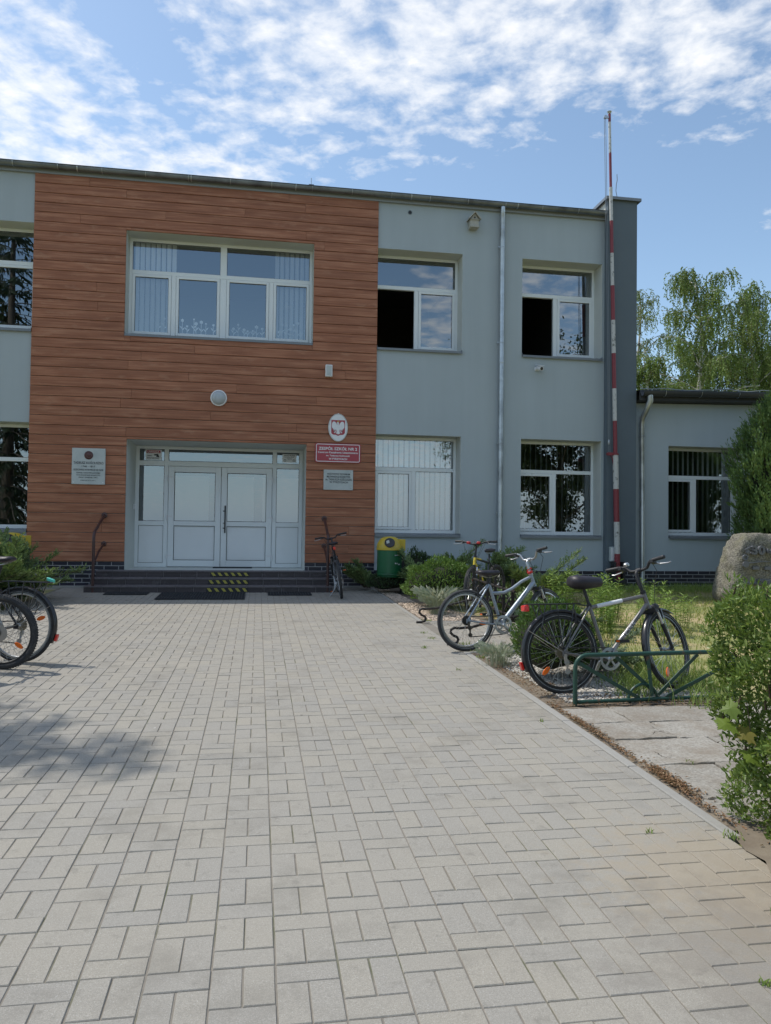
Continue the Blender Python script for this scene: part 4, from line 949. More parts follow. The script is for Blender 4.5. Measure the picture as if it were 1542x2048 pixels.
# ------------------------------------------------------------------ flagpole
def flagpole():
    base = Vector((7.241, 14.70, g(14.7))); top = Vector((7.009, 14.70, 10.148))
    t = thing('flagpole', 'tall red and white banded flagpole standing close to the dark firewall pier', 'flagpole', base)
    ax = (top-base); H = ax.length; ax.normalize()
    zs = [q*1.081 for q in (.02, .66, 1.26, 1.88, 2.52, 3.17, 3.78, 4.45, 5.08, 5.74, 6.36, 6.98, 7.62, 8.28, 8.88)]+[H]
    rad = lambda z: .057 if z < 2.6 else (.042 if z < 5.9 else (.035 if z < 8.0 else .027))
    b = MB()
    for i, (a, c) in enumerate(zip(zs, zs[1:])):
        b.tube([ax*a, ax*c], rad((a+c)/2), 14, m=i % 2, caps=True)
    o = b.build('pole', [M['poleRed'], M['poleWhite']], t)
    b = MB(); z = 2.724
    b.tube([ax*z, ax*(z+.03)], .068, 14); b.bar(ax*(z+.02), ax*(z+.02)+Vector((-.16,0,.0)), .05, .06); b.tube([ax*(z+.02)+Vector((-.155,-.03,0)), ax*(z+.02)+Vector((-.155,.03,0))], .035, 12); b.tube([ax*(z-.22)+Vector((-.04,0,0)), ax*(z-.06)+Vector((-.07,0,0)), ax*z+Vector((-.12,0,0))], .010, 6); b.build('halyard_bracket', M['poleRed'], t)
    b = MB(); b.lathe([(.02,0), (.034,.02), (.05,.05), (.02,.055)], ax*H, tuple(ax), 14); b.bar(ax*(H-.07), ax*(H-.07)+Vector((-.09,0,.0)), .03, .05); b.tube([ax*(H-.07)+Vector((-.09,-.02,0)), ax*(H-.07)+Vector((-.09,.02,0))], .036, 12); b.build('pulley_cap', M['zinc'], t)
    b = MB()
    for dx in (-.115, -.085):
        b.tube([ax*(H-.08)+Vector((dx,0,0)), ax*(H*.75)+Vector((dx-.005,0,0)), ax*(H*.5)+Vector((dx-.012,0,0)), ax*2.77+Vector((dx-.03,0,0))], .006, 5)
    b.build('halyard', M['sill'], t)
    b = MB(); b.lathe([(.012,0), (.018,.03), (.018,.07), (.008,.1)], ax*2.94+Vector((-.14,0,0)), tuple(ax), 8); b.build('clip', M['alu'], t)
    b = MB()
    for s in (-1, 1):
        b.box(s*.10-.022, s*.10+.022, -.09, .07, -.05, .55)
    b.box(-.15, .15, -.10, -.082, .36, .42); b.box(-.15, .15, -.10, -.082, .12, .18); b.tube([(-.16,-.0,.46), (.16,0,.46)], .014, 8); b.build('base_clamp', M['black'], t, smooth=False, bevel=.004)
    b = MB(); b.box(-.25, .25, -.2, .14, -.15, .02); b.build('footing', M['concrete'], t, smooth=False, bevel=.02)
flagpole()

# ------------------------------------------------------------------ litter bins
def litter_bin(loc, rot, lab, grp):
    t = thing('litter_bin', lab, 'bin', loc, (0, 0, rot), grp); R = .225
    b = MB(); b.lathe([(.20,.30), (.218,.302), (.222,.33), (R,.335), (R,.36), (R-.004,.365), (R-.004,.38), (R,.385), (R,.80), (R-.01,.81)], (0,0,0), (0,0,1), 36); b.build('body', M['bingreen'], t)
    # dome lid with a round mouth
    b = MB(); n = 36; prof = [(R+.012,.79), (R+.014,.80), (R+.012,.825), (R+.008,.86), (R-.005,.91), (R-.035,.965), (R-.075,1.005), (R-.13,1.03), (.03,1.038)]
    b.lathe(prof, (0,0,0), (0,0,1), n); lid = b.build('dome_lid', M['binyellow'], t, ang=60)
    m = MB(); d = Vector((-.12,-.92,.40)).normalized(); c = Vector((-.028,-.183,.915))
    m.lathe([(.078,.014), (.090,.018), (.094,.03), (.086,.040), (.076,.036)], c, tuple(d), 24); m.build('mouth_rim', M['blackgloss'], t)
    m = MB(); m.lathe([(.077,.0325), (.03,.0335), (.001,.0335)], c, tuple(d), 24); m.build('mouth', M['black'], t)
    m = MB(); m.obox(c+d*.0365+Vector((-.03,0,-.005)), Vector((.026,0,.01)), Vector((0,.0,0))+d*.001, Vector((-.01,-.0,.042))); m.build('flap', M['zinc'], t, smooth=False)
    m = MB(); m.bar((.09,-.222,.70), (.16,-.19,.705), .012, .016); m.tube([(.06,-.222,.695), (.10,-.226,.70), (.15,-.20,.70), (.165,-.185,.69)], .009, 6); m.build('handle', M['zinc'], t)
    p = MB(); p.box(.205, .275, -.035, .035, -.05, .96); p.build('post', M['black'], t, smooth=False, bevel=.004)
    p = MB(); p.box(.16, .29, -.05, .05, .78, .99); p.build('mounting_box', M['binyellow'], t, smooth=False, bevel=.008)
    p = MB(); p.lathe([(.228,.345), (.232,.35), (.228,.356)], (0,0,0), (0,0,1), 36); p.build('hoop', M['bingreen'], t)
    p = MB(); rr = random.Random(2)
    for k in range(4):
        a = math.radians(-70+k*9); p.obox((R*math.cos(a), R*math.sin(a)-.002, .545+rr.uniform(-.01,.01)), (.010*math.cos(a+PI/2), .010*math.sin(a+PI/2), .003), (.001*math.cos(a), .001*math.sin(a), 0), (0,0,.010))
    p.build('sticker_remains', M['decal'], t, smooth=False)
    return t
B_GRP = 'green litter bins with yellow lids'
litter_bin((2.385, 13.9, g(13.9)), 0, 'green litter bin with yellow dome lid right of the planks, below the closed blinds', B_GRP)
litter_bin((-4.05, 13.75, g(13.7)), .15, 'green litter bin with yellow lid half buried in the juniper at the left edge', B_GRP)

# ------------------------------------------------------------------ racks
def green_rack():
    A = Vector((2.475, 5.74, g(5.74))); B = Vector((3.90, 5.83, g(5.83)))
    t = thing('bicycle_rack', 'low green pipe bicycle rack with crossed bars beside the hedge', 'bicycle rack', A); L = (B-A).length
    t.rotation_euler = (0, 0, math.atan2(B.y-A.y, B.x-A.x)); H = .385
    b = MB(); arc = [(.10-.10*math.cos(k*PI/12), 0, H-.10+.10*math.sin(k*PI/12)) for k in range(7)]
    b.tube([(0,0,-.05), (0,0,.2)]+arc+[(L-.1,0,H)]+[(L-.10+.10*math.sin(k*PI/12), 0, H-.10+.10*math.cos(k*PI/12)) for k in range(1, 7)]+[(L,0,.1), (L,0,-.05)], .0175, 12); b.build('hoop', M['rackgreen'], t, ang=60)
    b = MB(); b.tube([(.02,0,.02), (L-.02,0,.02)], .0155, 10); b.build('base_bar', M['rackgreen'], t)
    for (p, q) in (((.03,.0,H-.06), (.56,.0,.03)), ((.36,.02,H-.02), (.72,.02,.06)), ((.62,-.02,H-.02), (.66,-.02,.05)), ((1.10,.02,H-.02), (.74,.02,.05)), ((1.40,.0,H-.09), (.80,.0,.03))):
        b = MB(); b.bar(p, q, .030, .010, (0,1,0)); b.build('crossbar', M['rackgreen'], t, smooth=False, bevel=.002)
    b = MB(); b.tube([(.60+.13*math.cos(k*PI/12), .015, .01+.13*math.sin(k*PI/12)) for k in range(13)], .012, 8); b.build('wheel_loop', M['rackgreen'], t)
green_rack()
def iron_rack():
    t = thing('scroll_bicycle_rack', 'black wrought iron bicycle rack with scrolled feet behind the silver bicycle', 'bicycle rack', (2.9, 9.3, g(9.3)))
    def L(x, y, z): return (x-2.9, y-9.3, z+g(y)-g(9.3))
    for y in (8.45, 10.15):
        b = MB(); pts = [(2.12, .012), (2.19, .016), (2.235, .03), (2.25, .06), (2.235, .09), (2.19, .11), (2.16, .14), (2.165, .175), (2.20, .195), (2.26, .19), (2.40, .20), (2.60, .25), (2.85, .31), (3.1, .33), (3.35, .26), (3.5, .16), (3.6, .05), (3.66, .012)]
        b.tube([L(x, y, z) for x, z in pts], .016, 8); b.build('scrolled_foot', M['iron'], t, ang=60)
    b = MB()
    for z in (.31, .60): b.tube([L(2.9, 8.42, z), L(2.9, 9.3, z), L(2.9, 10.18, z)], .014, 8)
    b.build('rail', M['iron'], t)
    for k in range(6):
        y = 8.5+k*.325
        b = MB(); b.bar(L(2.9, y, .25), L(2.9, y, .74), .034, .012, (0,1,0)); b.build('upright', M['iron'], t, smooth=False)
        c = MB()
        for s in (-1, 1):
            c.tube([L(2.9+s*(.02+.05*math.sin(a*.5)*1.6), y, .44+.10*math.cos(a)*(.25+.75*(1-a/9))) for a in [q*.6 for q in range(13)]], .008, 6)
        c.build('curl', M['iron'], t, ang=60)
iron_rack()

# ------------------------------------------------------------------ bicycles
def bicycle(label, rear, hd, lean, steer, R=.340, wb=1.04, tw=.021, frame='frame_grey', frame2=None, curved=False, seat_z=.95, bar_z=1.02, guards=False, rack=False, refl=(), knobby=False, bars='alu', riser=.06, text=None, saddle='vinyl', cover=False, disc=False, lights=False, fork='black', grp='bicycles parked before the school', kick=True, halfbar=.29, extras=(), rimmat='alu', dark=False, cr=.088, dtr=.0215):
    t = thing('bicycle', label, 'bicycle', (rear[0], rear[1], g(rear[1])), (math.radians(lean), -SLOPE*math.sin(math.radians(hd)), math.radians(hd)), grp)
    ra = Vector((0, 0, R)); fa0 = Vector((wb, 0, R)); bb = Vector((.42, 0, .275))
    axd = Vector((-math.cos(math.radians(70.5)), 0, math.sin(math.radians(70.5))))
    ap = fa0-Vector((.045*axd.z, 0, -.045*axd.x))          # a point on the steering axis
    hb = ap+axd*((R+.36-ap.z)/axd.z); ht = hb+axd*.14
    SM = Matrix.Translation(hb) @ Matrix.Rotation(math.radians(steer), 4, axd) @ Matrix.Translation(-hb)
    T = lambda p: SM @ Vector(p)
    I = lambda p: Vector(p)
    sdir = Vector((-math.cos(math.radians(73)), 0, math.sin(math.radians(73))))
    sc = bb+sdir*.47; st = bb+sdir*((seat_z-.06-bb.z)/sdir.z)
    # wheels
    def wheel(c, tf, rear_):
        c = Vector(c); n = 56
        ring = lambda rr, yy=0: [tf(c+Vector((rr*math.cos(2*PI*i/n), yy, rr*math.sin(2*PI*i/n)))) for i in range(n)]
        rim_r = R-2*tw-.008
        yax = tf(c+Vector((0,1,0)))-tf(c)
        b = MB(); vs = []; prof = [(-.012, .010), (-.012, -.004), (0, -.010), (.012, -.004), (.012, .010)]
        for i in range(n):
            a = 2*PI*i/n
            for (yy, dr) in prof: vs.append(tf(c+Vector(((rim_r+dr)*math.cos(a), yy, (rim_r+dr)*math.sin(a)))))
        b.add(vs, [(i*5+j, ((i+1) % n)*5+j, ((i+1) % n)*5+(j+1) % 5, i*5+(j+1) % 5) for i in range(n) for j in range(5)])
        w = b.build('wheel', M[rimmat], t, ang=40)
        b = MB(); b.tube(ring(R-tw), tw, 12, closed=True)
        if not knobby:
            for s in (-1, 1): b.tube(ring(R-2*tw+.012, s*(tw*.90)), .0013, 4, closed=True, m=1)
        else:
            for i in range(84):
                a = 2*PI*i/84
                for s in (-1, 0, 1):
                    e = (a+(.02 if s == 0 else 0)); rr = R-.001-(.006 if s else 0)
                    p = c+Vector((rr*math.cos(e), s*tw*.6, rr*math.sin(e))); rd = Vector((math.cos(e), 0, math.sin(e)))
                    b.obox(tf(p), (tf(p+rd)-tf(p))*.004, (tf(p+Vector((-rd.z,0,rd.x)))-tf(p))*.006, (tf(p+Vector((0,1,0)))-tf(p))*.006)
        b.build('tyre', [M['tyre'], M['stone_plate']], w)
        b = MB()
        for i in range(32):
            a = 2*PI*i/32; s = 1 if i % 2 else -1; hubr = .022; ah = a+(.9 if (i//2) % 2 else -.9)
            b.tube([tf(c+Vector((hubr*math.cos(ah), s*.028, hubr*math.sin(ah)))), tf(c+Vector(((rim_r-.012)*math.cos(a), s*.004, (rim_r-.012)*math.sin(a))))], .0015, 4, caps=False)
        b.build('spokes', M['steel'], w, smooth=False)
        b = MB(); b.lathe([(.006,-.06), (.006,-.045), (.024,-.034), (.024,-.028), (.013,-.024), (.013,.024), (.024,.028), (.024,.034), (.006,.045), (.006,.06)], tf(c), tuple(yax), 14); b.build('hub', M['alu'], w)
        if disc:
            b = MB(); b.lathe([(.082,-.040), (.082,-.038), (.03,-.038), (.03,-.040)], tf(c), tuple(yax), 26); b.build('brake_disc', M['steel'], w)
        for a in refl:
            a = math.radians(a+(0 if rear_ else 25)); b = MB(); p = c+Vector((rim_r*.72*math.cos(a), -.012, rim_r*.72*math.sin(a))); rd = Vector((math.cos(a), 0, math.sin(a))); tn = Vector((-rd.z, 0, rd.x))
            poly = [(math.cos(q*PI/6)*.045, math.sin(q*PI/6)*.020) for q in range(12)]
            b.prism([(x, y) for x, y in poly], tf(p), tf(p+rd)-tf(p), tf(p+tn)-tf(p), (tf(p+Vector((0,1,0)))-tf(p))*.012); b.build('wheel_reflector', M['orange'], w, bevel=.002)
        return w
    rw = wheel(ra, I, True); fw = wheel(fa0, T, False)
    # frame
    F = M[frame]; b = MB()
    b.tube([hb, ht], .019, 14); b.lathe([(.023,-.006), (.023,.006)], hb, tuple(axd), 14); b.lathe([(.023,-.006), (.023,.006)], ht, tuple(axd), 14)
    dn_top = hb+axd*.035; tt_top = ht-axd*.03
    b.tube([dn_top, bb+Vector((.01,0,.01))], [dtr*.92, dtr], 14, m=0)
    if curved:
        a_ = tt_top; c_ = bb+sdir*.36
        b.tube([a_, a_.lerp(c_, .25)+Vector((0,0,-.010)), a_.lerp(c_, .5)+Vector((0,0,-.045)), a_.lerp(c_, .7)+Vector((0,0,-.050)), a_.lerp(c_, .88)+Vector((0,0,-.022)), c_], .0175, 12)
    else: b.tube([tt_top, sc-sdir*.02], .0175, 14)
    b.tube([bb, sc], .0165, 12); b.lathe([(.024,-.036), (.024,.036)], bb, (0,1,0), 16)
    for s in (-1, 1):
        b.tube([bb+Vector((-.01, s*.022, 0)), bb+Vector((-.14, s*.045, .012)), ra+Vector((0, s*.062, 0))], [.012, .011, .009], 8)
        b.tube([sc+Vector((-.005, s*.014, -.01)), sc+Vector((-.08, s*.045, -.10)), ra+Vector((0, s*.062, .01))], [.009, .009, .008], 8)
        b.obox(ra+Vector((.005, s*.062, -.005)), (.024,0,0), (0,.003,0), (0,0,.024))
    fr = b.build('frame', F, t, ang=45)
    if frame2:
        b = MB(); b.tube([dn_top+(bb-dn_top)*.02, dn_top+(bb-dn_top)*.62], .026, 14); b.tube([hb+axd*.005, ht-axd*.02], .0235, 14); b.tube([tt_top+(sc-tt_top)*.05, tt_top+(sc-tt_top)*.4], .0185, 12); b.build('coloured_band', M[frame2], fr)
    if text:
        d = (dn_top-bb).normalized(); up = Vector((0,-1,0)).cross(d)*-1
        if up.z < 0: up = -up
        def lay(s, p0, hgt, ln, dd, uu, off, mat):
            cu = bpy.data.curves.new('t', 'FONT'); cu.body = s; cu.size = 1.; ob = bpy.data.objects.new('t', cu); COL.objects.link(ob); bpy.context.view_layer.update()
            me = bpy.data.meshes.new_from_object(ob.evaluated_get(bpy.context.evaluated_depsgraph_get())); bpy.data.objects.remove(ob)
            xs = [v.co.x for v in me.vertices]; ys = [v.co.y for v in me.vertices]; m2 = MB()
            vs = []
            for v in me.vertices:
                a = (v.co.x-min(xs))/(max(xs)-min(xs))*ln; hh = ((v.co.y-min(ys))/(max(ys)-min(ys))-.5)*hgt
                w = math.asin(max(-1, min(1, hh/off)))
                vs.append(p0+dd*a+uu*(math.sin(w)*(off+.0006))+Vector((0,-1,0))*(math.cos(w)*(off+.0006)))
            m2.add(vs, [tuple(p.vertices) for p in me.polygons]); bpy.data.meshes.remove(me); m2.build('maker_lettering', mat, fr, smooth=False)
        lay(text, bb+d*.17, .033, .24, d, up, .0215, M['decal'])
        b = MB(); q0 = (sc-sdir*.02); q1 = tt_top; b.tube([q0.lerp(q1, .12), q0.lerp(q1, .58)], .0182, 12); b.build('white_band', M['decal'], fr)
    # seat post and saddle
    b = MB(); b.tube([sc-sdir*.02, st], .0135, 10); b.lathe([(.021,-.014), (.021,.014)], sc, tuple(sdir), 12); b.build('seat_post', M['black'], t)
    b = MB(); secs = []
    prof = [(-.145, .03, .010), (-.135, .062, .022), (-.10, .082, .032), (-.04, .075, .034), (.03, .045, .032), (.08, .026, .030), (.12, .020, .026), (.135, .010, .016)] if not cover else [(-.155, .035, .02), (-.14, .082, .05), (-.10, .104, .064), (-.03, .098, .064), (.05, .068, .056), (.10, .05, .048), (.14, .038, .042), (.155, .018, .02)]
    n = 14; vs = []
    for (x, w, h) in prof:
        for j in range(n):
            a = 2*PI*j/n; zz = math.sin(a)
            vs.append(st+Vector((x+.02, w*math.cos(a), .055+(h*zz if zz > 0 else h*.9*zz)+(.012*(x/.14)**2 if x < 0 else .004))))
    k = len(prof)
    b.add(vs, [(i*n+j, i*n+(j+1) % n, (i+1)*n+(j+1) % n, (i+1)*n+j) for i in range(k-1) for j in range(n)]+[tuple(range(n-1, -1, -1)), tuple((k-1)*n+j for j in range(n))])
    sd = b.build('saddle', M[saddle], t, ang=70)
    b = MB()
    for s in (-1, 1): b.tube([st+Vector((-.08, s*.025, .03)), st+Vector((0, s*.02, .008)), st+Vector((.06, s*.018, .012)), st+Vector((.12, s*.006, .035))], .0035, 6)
    b.build('saddle_rails', M['steel'], sd)
    # fork
    b = MB()
    crown = hb-axd*.035
    b.tube([T(hb), T(crown)], .017, 10)
    b.obox(T(crown), (T(crown+Vector((.025,0,0)))-T(crown)), (T(crown+Vector((0,.068,0)))-T(crown)), (T(crown+axd*.016)-T(crown)))
    fk = b.build('fork', M[fork], t)
    s1 = MB(); s2 = MB()
    off = fa0-(ap+axd*((fa0-ap).dot(axd)))
    for s in (-1, 1):
        top = crown+Vector((.0, s*.055, 0))+off*.35; end = fa0+Vector((-.004, s*.055, 0)); mid_ = top.lerp(end, .36)
        s1.tube([T(top), T(mid_)], .0135, 10); s2.tube([T(mid_), T(mid_.lerp(end, .05)), T(end)], [.018, .0175, .013], 10); s2.obox(T(end), T(end+Vector((.02,0,0)))-T(end), (T(end+Vector((0,.004,0)))-T(end)), T(end+Vector((0,0,.02)))-T(end))
    s2.tube([T(crown+Vector((.06, y_, -.10+.05*math.cos(y_/.055*PI/2)))) for y_ in (-.055, -.03, 0, .03, .055)], .009, 6)
    s1.build('stanchions', M['steel'], fk); s2.build('fork_lowers', M[fork if fork != 'alu' else 'alu'], fk)
    # stem, handlebar
    stem_t = ht+axd*.0; quill = ht+axd*((bar_z-.03-ht.z)/axd.z); clamp = quill+Vector((.055, 0, .035))
    b = MB(); b.tube([T(stem_t-axd*.01), T(stem_t+axd*.015)], .024, 12); b.tube([T(stem_t), T(quill), T(quill+Vector((.012,0,.018))), T(clamp)], [.0155, .0155, .016, .016], 10); b.lathe([(.021,-.022), (.021,.022)], T(clamp), tuple(T(clamp+Vector((0,1,0)))-T(clamp)), 14); b.build('stem', M['black' if bars == 'black' else 'alu'], t, ang=60)
    b = MB(); hw = halfbar
    path = [Vector((-.055, hw, riser)), Vector((-.03, hw-.13, riser)), Vector((-.012, hw-.17, riser*.85)), Vector((-.002, .085, riser*.12)), Vector((0, .05, 0))]
    path = path+[Vector((p.x, -p.y, p.z)) for p in reversed(path)]
    b.tube([T(clamp+p) for p in path], .0125, 10); hbm = b.build('handlebar', M[bars], t, ang=70)
    for s in (-1, 1):
        p0, p1 = path[0].copy(), path[1].copy()
        p0.y *= s; p1.y *= s
        d = (p1-p0).normalized()
        b = MB(); b.tube([T(clamp+p0-d*.004), T(clamp+p0), T(clamp+p0+d*.02), T(clamp+p0+d*.11), T(clamp+p0+d*.118)], [.014, .017, .0165, .0155, .018], 12); b.build('grip', M['black'], hbm, ang=60)
        b = MB(); q = clamp+p1; b.obox(T(q+Vector((.012,0,-.012))), T(q+Vector((.03,0,-.004)))-T(q), (T(q+Vector((0,.018,0)))-T(q)), T(q+Vector((0,0,.016)))-T(q)); b.build('shifter', M['black'], hbm, bevel=.004)
        b = MB(); b.tube([T(q+Vector((.03,0,-.018))), T(q+Vector((.065,s*.03,-.032))), T(q+Vector((.07,s*.11,-.040))), T(q+Vector((.066,s*.135,-.036)))], [.009, .007, .0055, .0065], 8); b.build('brake_lever', M['alu'], hbm)
    b = MB()
    for s, e in ((1, .10), (-1, .06)):
        q = clamp+Vector((.02, s*(hw-.16), riser-.02))
        b.tube([T(q), T(q+Vector((.10, -s*.03, -.05))), T(q+Vector((.10, -s*.08, -.17))), T(Vector((crown.x+.05, s*.03, crown.z+e))), T(Vector((crown.x+.02, s*.02, crown.z-.03)))], .0028, 5)
    q = clamp+Vector((.01, hw-.16, riser-.02)); b.tube([T(q), T(q+Vector((.06, -.04, -.10))), tt_top+Vector((.03, .03, -.05)), dn_top.lerp(bb, .3)+Vector((0, -.028, .02)), dn_top.lerp(bb, .85)+Vector((0,-.028,.0))], .0028, 5)
    b.build('cables', M['black'], t)
    # drivetrain on the right-hand side (local -y)
    y0 = -.058; n = 44; b = MB(); rr = cr
    vs = []
    for i in range(n):
        a = 2*PI*i/n
        for (r_, yy) in ((rr+(.003 if i % 2 else 0), y0-.0025), (rr-.020, y0-.0035), (rr-.020, y0+.003), (rr, y0+.003)): vs.append(bb+Vector((r_*math.cos(a), yy, r_*math.sin(a))))
    b.add(vs, [(i*4+j, ((i+1) % n)*4+j, ((i+1) % n)*4+(j+1) % 4, i*4+(j+1) % 4) for i in range(n) for j in range(4)])
    for i in range(5):
        a = 2*PI*i/5+.3; e = Vector((math.cos(a), 0, math.sin(a))); b.bar(bb+Vector((0,y0-.004,0))+e*.012, bb+Vector((0,y0-.002,0))+e*(rr-.012), .017, .006, (0,1,0))
        b.tube([bb+Vector(((rr-.024)*math.cos(a+q*.16), y0-.002, (rr-.024)*math.sin(a+q*.16))) for q in range(-2, 3)], .004, 6)
    b.lathe([(.022, .006), (.024, -.006), (.012, -.014)], bb+Vector((0,y0,0)), (0,1,0), 14)
    cw = b.build('crankset', M['alu'], t, ang=40)
    b = MB(); b.tube([bb+Vector((.066*math.cos(2*PI*i/30), y0+.010, .066*math.sin(2*PI*i/30))) for i in range(30)], .004, 6, closed=True); b.build('inner_chainring', M['drive'], cw)
    for s in (-1, 1):
        ca = math.radians(crank_angle if s < 0 else crank_angle+180); e = Vector((math.cos(ca), 0, math.sin(ca))); b = MB()
        b.bar(bb+Vector((0, s*.070, 0))-e*.01, bb+Vector((0, s*.082, 0))+e*.172, .022, .012, (0,1,0)); ck = b.build('crank_arm', M['alu'], cw, smooth=False, bevel=.004)
        b = MB(); pc = bb+Vector((0, s*.135, 0))+e*.168; b.box(pc.x-.042, pc.x+.042, pc.y-.042, pc.y-.030, pc.z-.012, pc.z+.012); b.box(pc.x-.042, pc.x+.042, pc.y+.030, pc.y+.042, pc.z-.012, pc.z+.012); b.box(pc.x-.042, pc.x-.030, pc.y-.0299, pc.y+.0299, pc.z-.010, pc.z+.010); b.box(pc.x+.030, pc.x+.042, pc.y-.0299, pc.y+.0299, pc.z-.010, pc.z+.010); b.tube([pc+Vector((0,-s*.045,0)), pc+Vector((0,s*.028,0))], .011, 8); b.build('pedal', M['black'], cw, smooth=False)
        b = MB(); b.box(pc.x-.0445, pc.x-.0422, pc.y-.024, pc.y+.024, pc.z-.007, pc.z+.007); b.box(pc.x+.0422, pc.x+.0445, pc.y-.024, pc.y+.024, pc.z-.007, pc.z+.007); b.build('pedal_reflector', M['orange'], cw, smooth=False)
    b = MB(); yc = y0+.004; rc = .036
    b.bar(bb+Vector((.0, yc, rr)), ra+Vector((0, yc+.012, rc+.004)), .007, .010, (0,0,1)); jp = ra+Vector((.03, yc+.012, -.155))
    b.bar(bb+Vector((-.01, yc, -rr)), jp+Vector((.012,0,-.02)), .007, .010, (0,0,1))
    b.build('chain', M['drive'], t, smooth=False)
    b = MB()
    for i, r_ in enumerate((.054, .048, .043, .038, .033, .028)): b.lathe([(r_, 0), (r_, .0022)], ra+Vector((0, -.022-.005*i, 0)), (0,-1,0), 24)
    b.build('cassette', M['drive'] if dark else M['brassy'], rw)
    b = MB(); up_ = ra+Vector((.012, yc-.004, -.05)); b.bar(ra+Vector((0,-.064,-.01)), up_+Vector((0,0,-.02)), .022, .018, (0,1,0)); b.lathe([(.022,-.004), (.022,.004)], up_+Vector((.008,0,-.03)), (0,1,0), 14); b.bar(up_+Vector((.008,-.006,-.03)), jp, .016, .008, (0,1,0)); b.lathe([(.023,-.004), (.023,.004)], jp, (0,1,0), 14); b.build('rear_derailleur', M['drive'] if (knobby or dark) else M['alu'], t, smooth=False)
    for (tf, c, nm) in ((I, ra+Vector((.13, 0, .30)), 'rear_brake'), (T, fa0+Vector((-.055, 0, R-.03)), 'front_brake')):
        if disc: continue
        b = MB()
        for s in (-1, 1): b.tube([tf(c+Vector((0, s*.036, -.055))), tf(c+Vector((.0, s*.04, .0))), tf(c+Vector((0, s*.028, .05)))], .0075, 6); b.obox(tf(c+Vector((0, s*.024, -.028))), tf(c+Vector((.028,0,-.008)))-tf(c), tf(c+Vector((0,.006,0)))-tf(c), tf(c+Vector((0,0,.006)))-tf(c))
        b.tube([tf(c+Vector((0,-.028,.05))), tf(c+Vector((0,.03,.055)))], .003, 5); b.build(nm, M['black'], t)
    if kick:
        b = MB(); b.tube([bb+Vector((-.05,.03,-.02)), bb+Vector((-.085,.09,-.14)), Vector((bb.x-.10,.17+.2*math.tan(math.radians(abs(lean))),.015-.17*math.sin(math.radians(abs(lean)))*0))], [.010,.009,.008], 8); b.build('kickstand', M['alu'], t)
    def guard(c, tf, a0, a1, nm):
        b = MB(); k = 26; vs = []; rg = R+.016; pr = [(-.030, -.016), (-.026, -.002), (-.014, .005), (0, .007), (.014, .005), (.026, -.002), (.030, -.016)]
        for i in range(k+1):
            a = math.radians(a0+(a1-a0)*i/k)
            for (yy, dr) in pr: vs.append(tf(Vector(c)+Vector(((rg+dr)*math.cos(a), yy, (rg+dr)*math.sin(a)))))
        b.add(vs, [(i*7+j, i*7+j+1, (i+1)*7+j+1, (i+1)*7+j) for i in range(k) for j in range(6)])
        o = b.build(nm, M['blackgloss'], t, ang=60); sg = o.modifiers.new('s', 'SOLIDIFY'); sg.thickness = .002
        b = MB()
        for s in (-1, 1):
            e = math.radians((a0+a1)/2+(28 if nm[0] == 'r' else -38)); b.tube([tf(Vector(c)+Vector((0, s*.062, 0))), tf(Vector(c)+Vector((rg*math.cos(e), s*.03, rg*math.sin(e))))], .003, 5)
        b.build('mudguard_stay', M['steel'], o)
        return o
    if guards:
        guard(ra, I, 35, 205, 'rear_mudguard'); guard(fa0, T, 62, 205, 'front_mudguard')
        b = MB(); a = math.radians(196); p = Vector(((R+.026)*math.cos(a), 0, R+(R+.026)*math.sin(a))); b.obox(p+Vector((-.012,0,.0)), (.010,0,.003), (0,.018,0), (-.010,0,.032)); b.build('rear_reflector', M['red'], t, bevel=.004)
    if rack:
        b = MB(); z = 2*R+.065; xa, xb = -.30, .17
        for s in (-1, 1):
            b.tube([(xb, s*.055, z), (xa+.02, s*.06, z), (xa, s*.045, z)], .0055, 6)
            for x in (.11, -.05, -.22): b.tube([(x, s*.058, z), (x*.45+.0, s*.066, R+.10), (-.005+x*.05, s*.066, R+.03)], .0052, 6)
            b.tube([(-.15, s*.06, z), (-.20, s*.07, R+.20), (-.11, s*.07, R+.14), (.02, s*.068, R+.13)], .0045, 6)
        b.tube([(xa, -.045, z), (xa, .045, z)], .0055, 6); b.tube([(xb, -.055, z), (xb, .055, z)], .0055, 6); b.tube([(-.08, -.058, z), (-.08, .058, z)], .0045, 6); b.bar((xa+.02, 0, z), (xb, 0, z), .03, .006)
        b.bar((xb-.01, .0, z), (xb+.10, 0, z-.02), .02, .006); b.build('luggage_rack', M['blackgloss'], t)
    if 'tail' in lights if lights else False:
        b = MB(); q = Vector((-.31, 0, 2*R+.032)); b.obox(q, (.024,0,0), (0,.036,0), (0,0,.026)); b.build('tail_light', M['red'], t, bevel=.008)
    if lights and 'head' in lights:
        q = crown+Vector((.075, 0, .035)); b = MB(); b.lathe([(.016,-.045), (.03,-.03), (.036,.0), (.038,.02), (.036,.024)], T(q), tuple(T(q+Vector((1,0,.05)))-T(q)), 18); b.tube([T(q+Vector((-.02,0,-.03))), T(crown+Vector((.02,0,.0)))], .006, 6); hl = b.build('headlight', M['black'], t)
        b = MB(); b.lathe([(.034,.0245), (.030,.029), (.01,.031)], T(q), tuple(T(q+Vector((1,0,.05)))-T(q)), 18); b.build('headlight_lens', M['lampglass'], t)
    if 'bell' in extras:
        q = clamp+Vector((.0, (hw-.175), riser+.022)); b = MB(); b.lathe([(.026,-.01), (.026,.0), (.022,.012), (.010,.018)], T(q), tuple(T(q+Vector((-.5,-.2,1)))-T(q)), 18); b.build('bell', M['steel'], t)
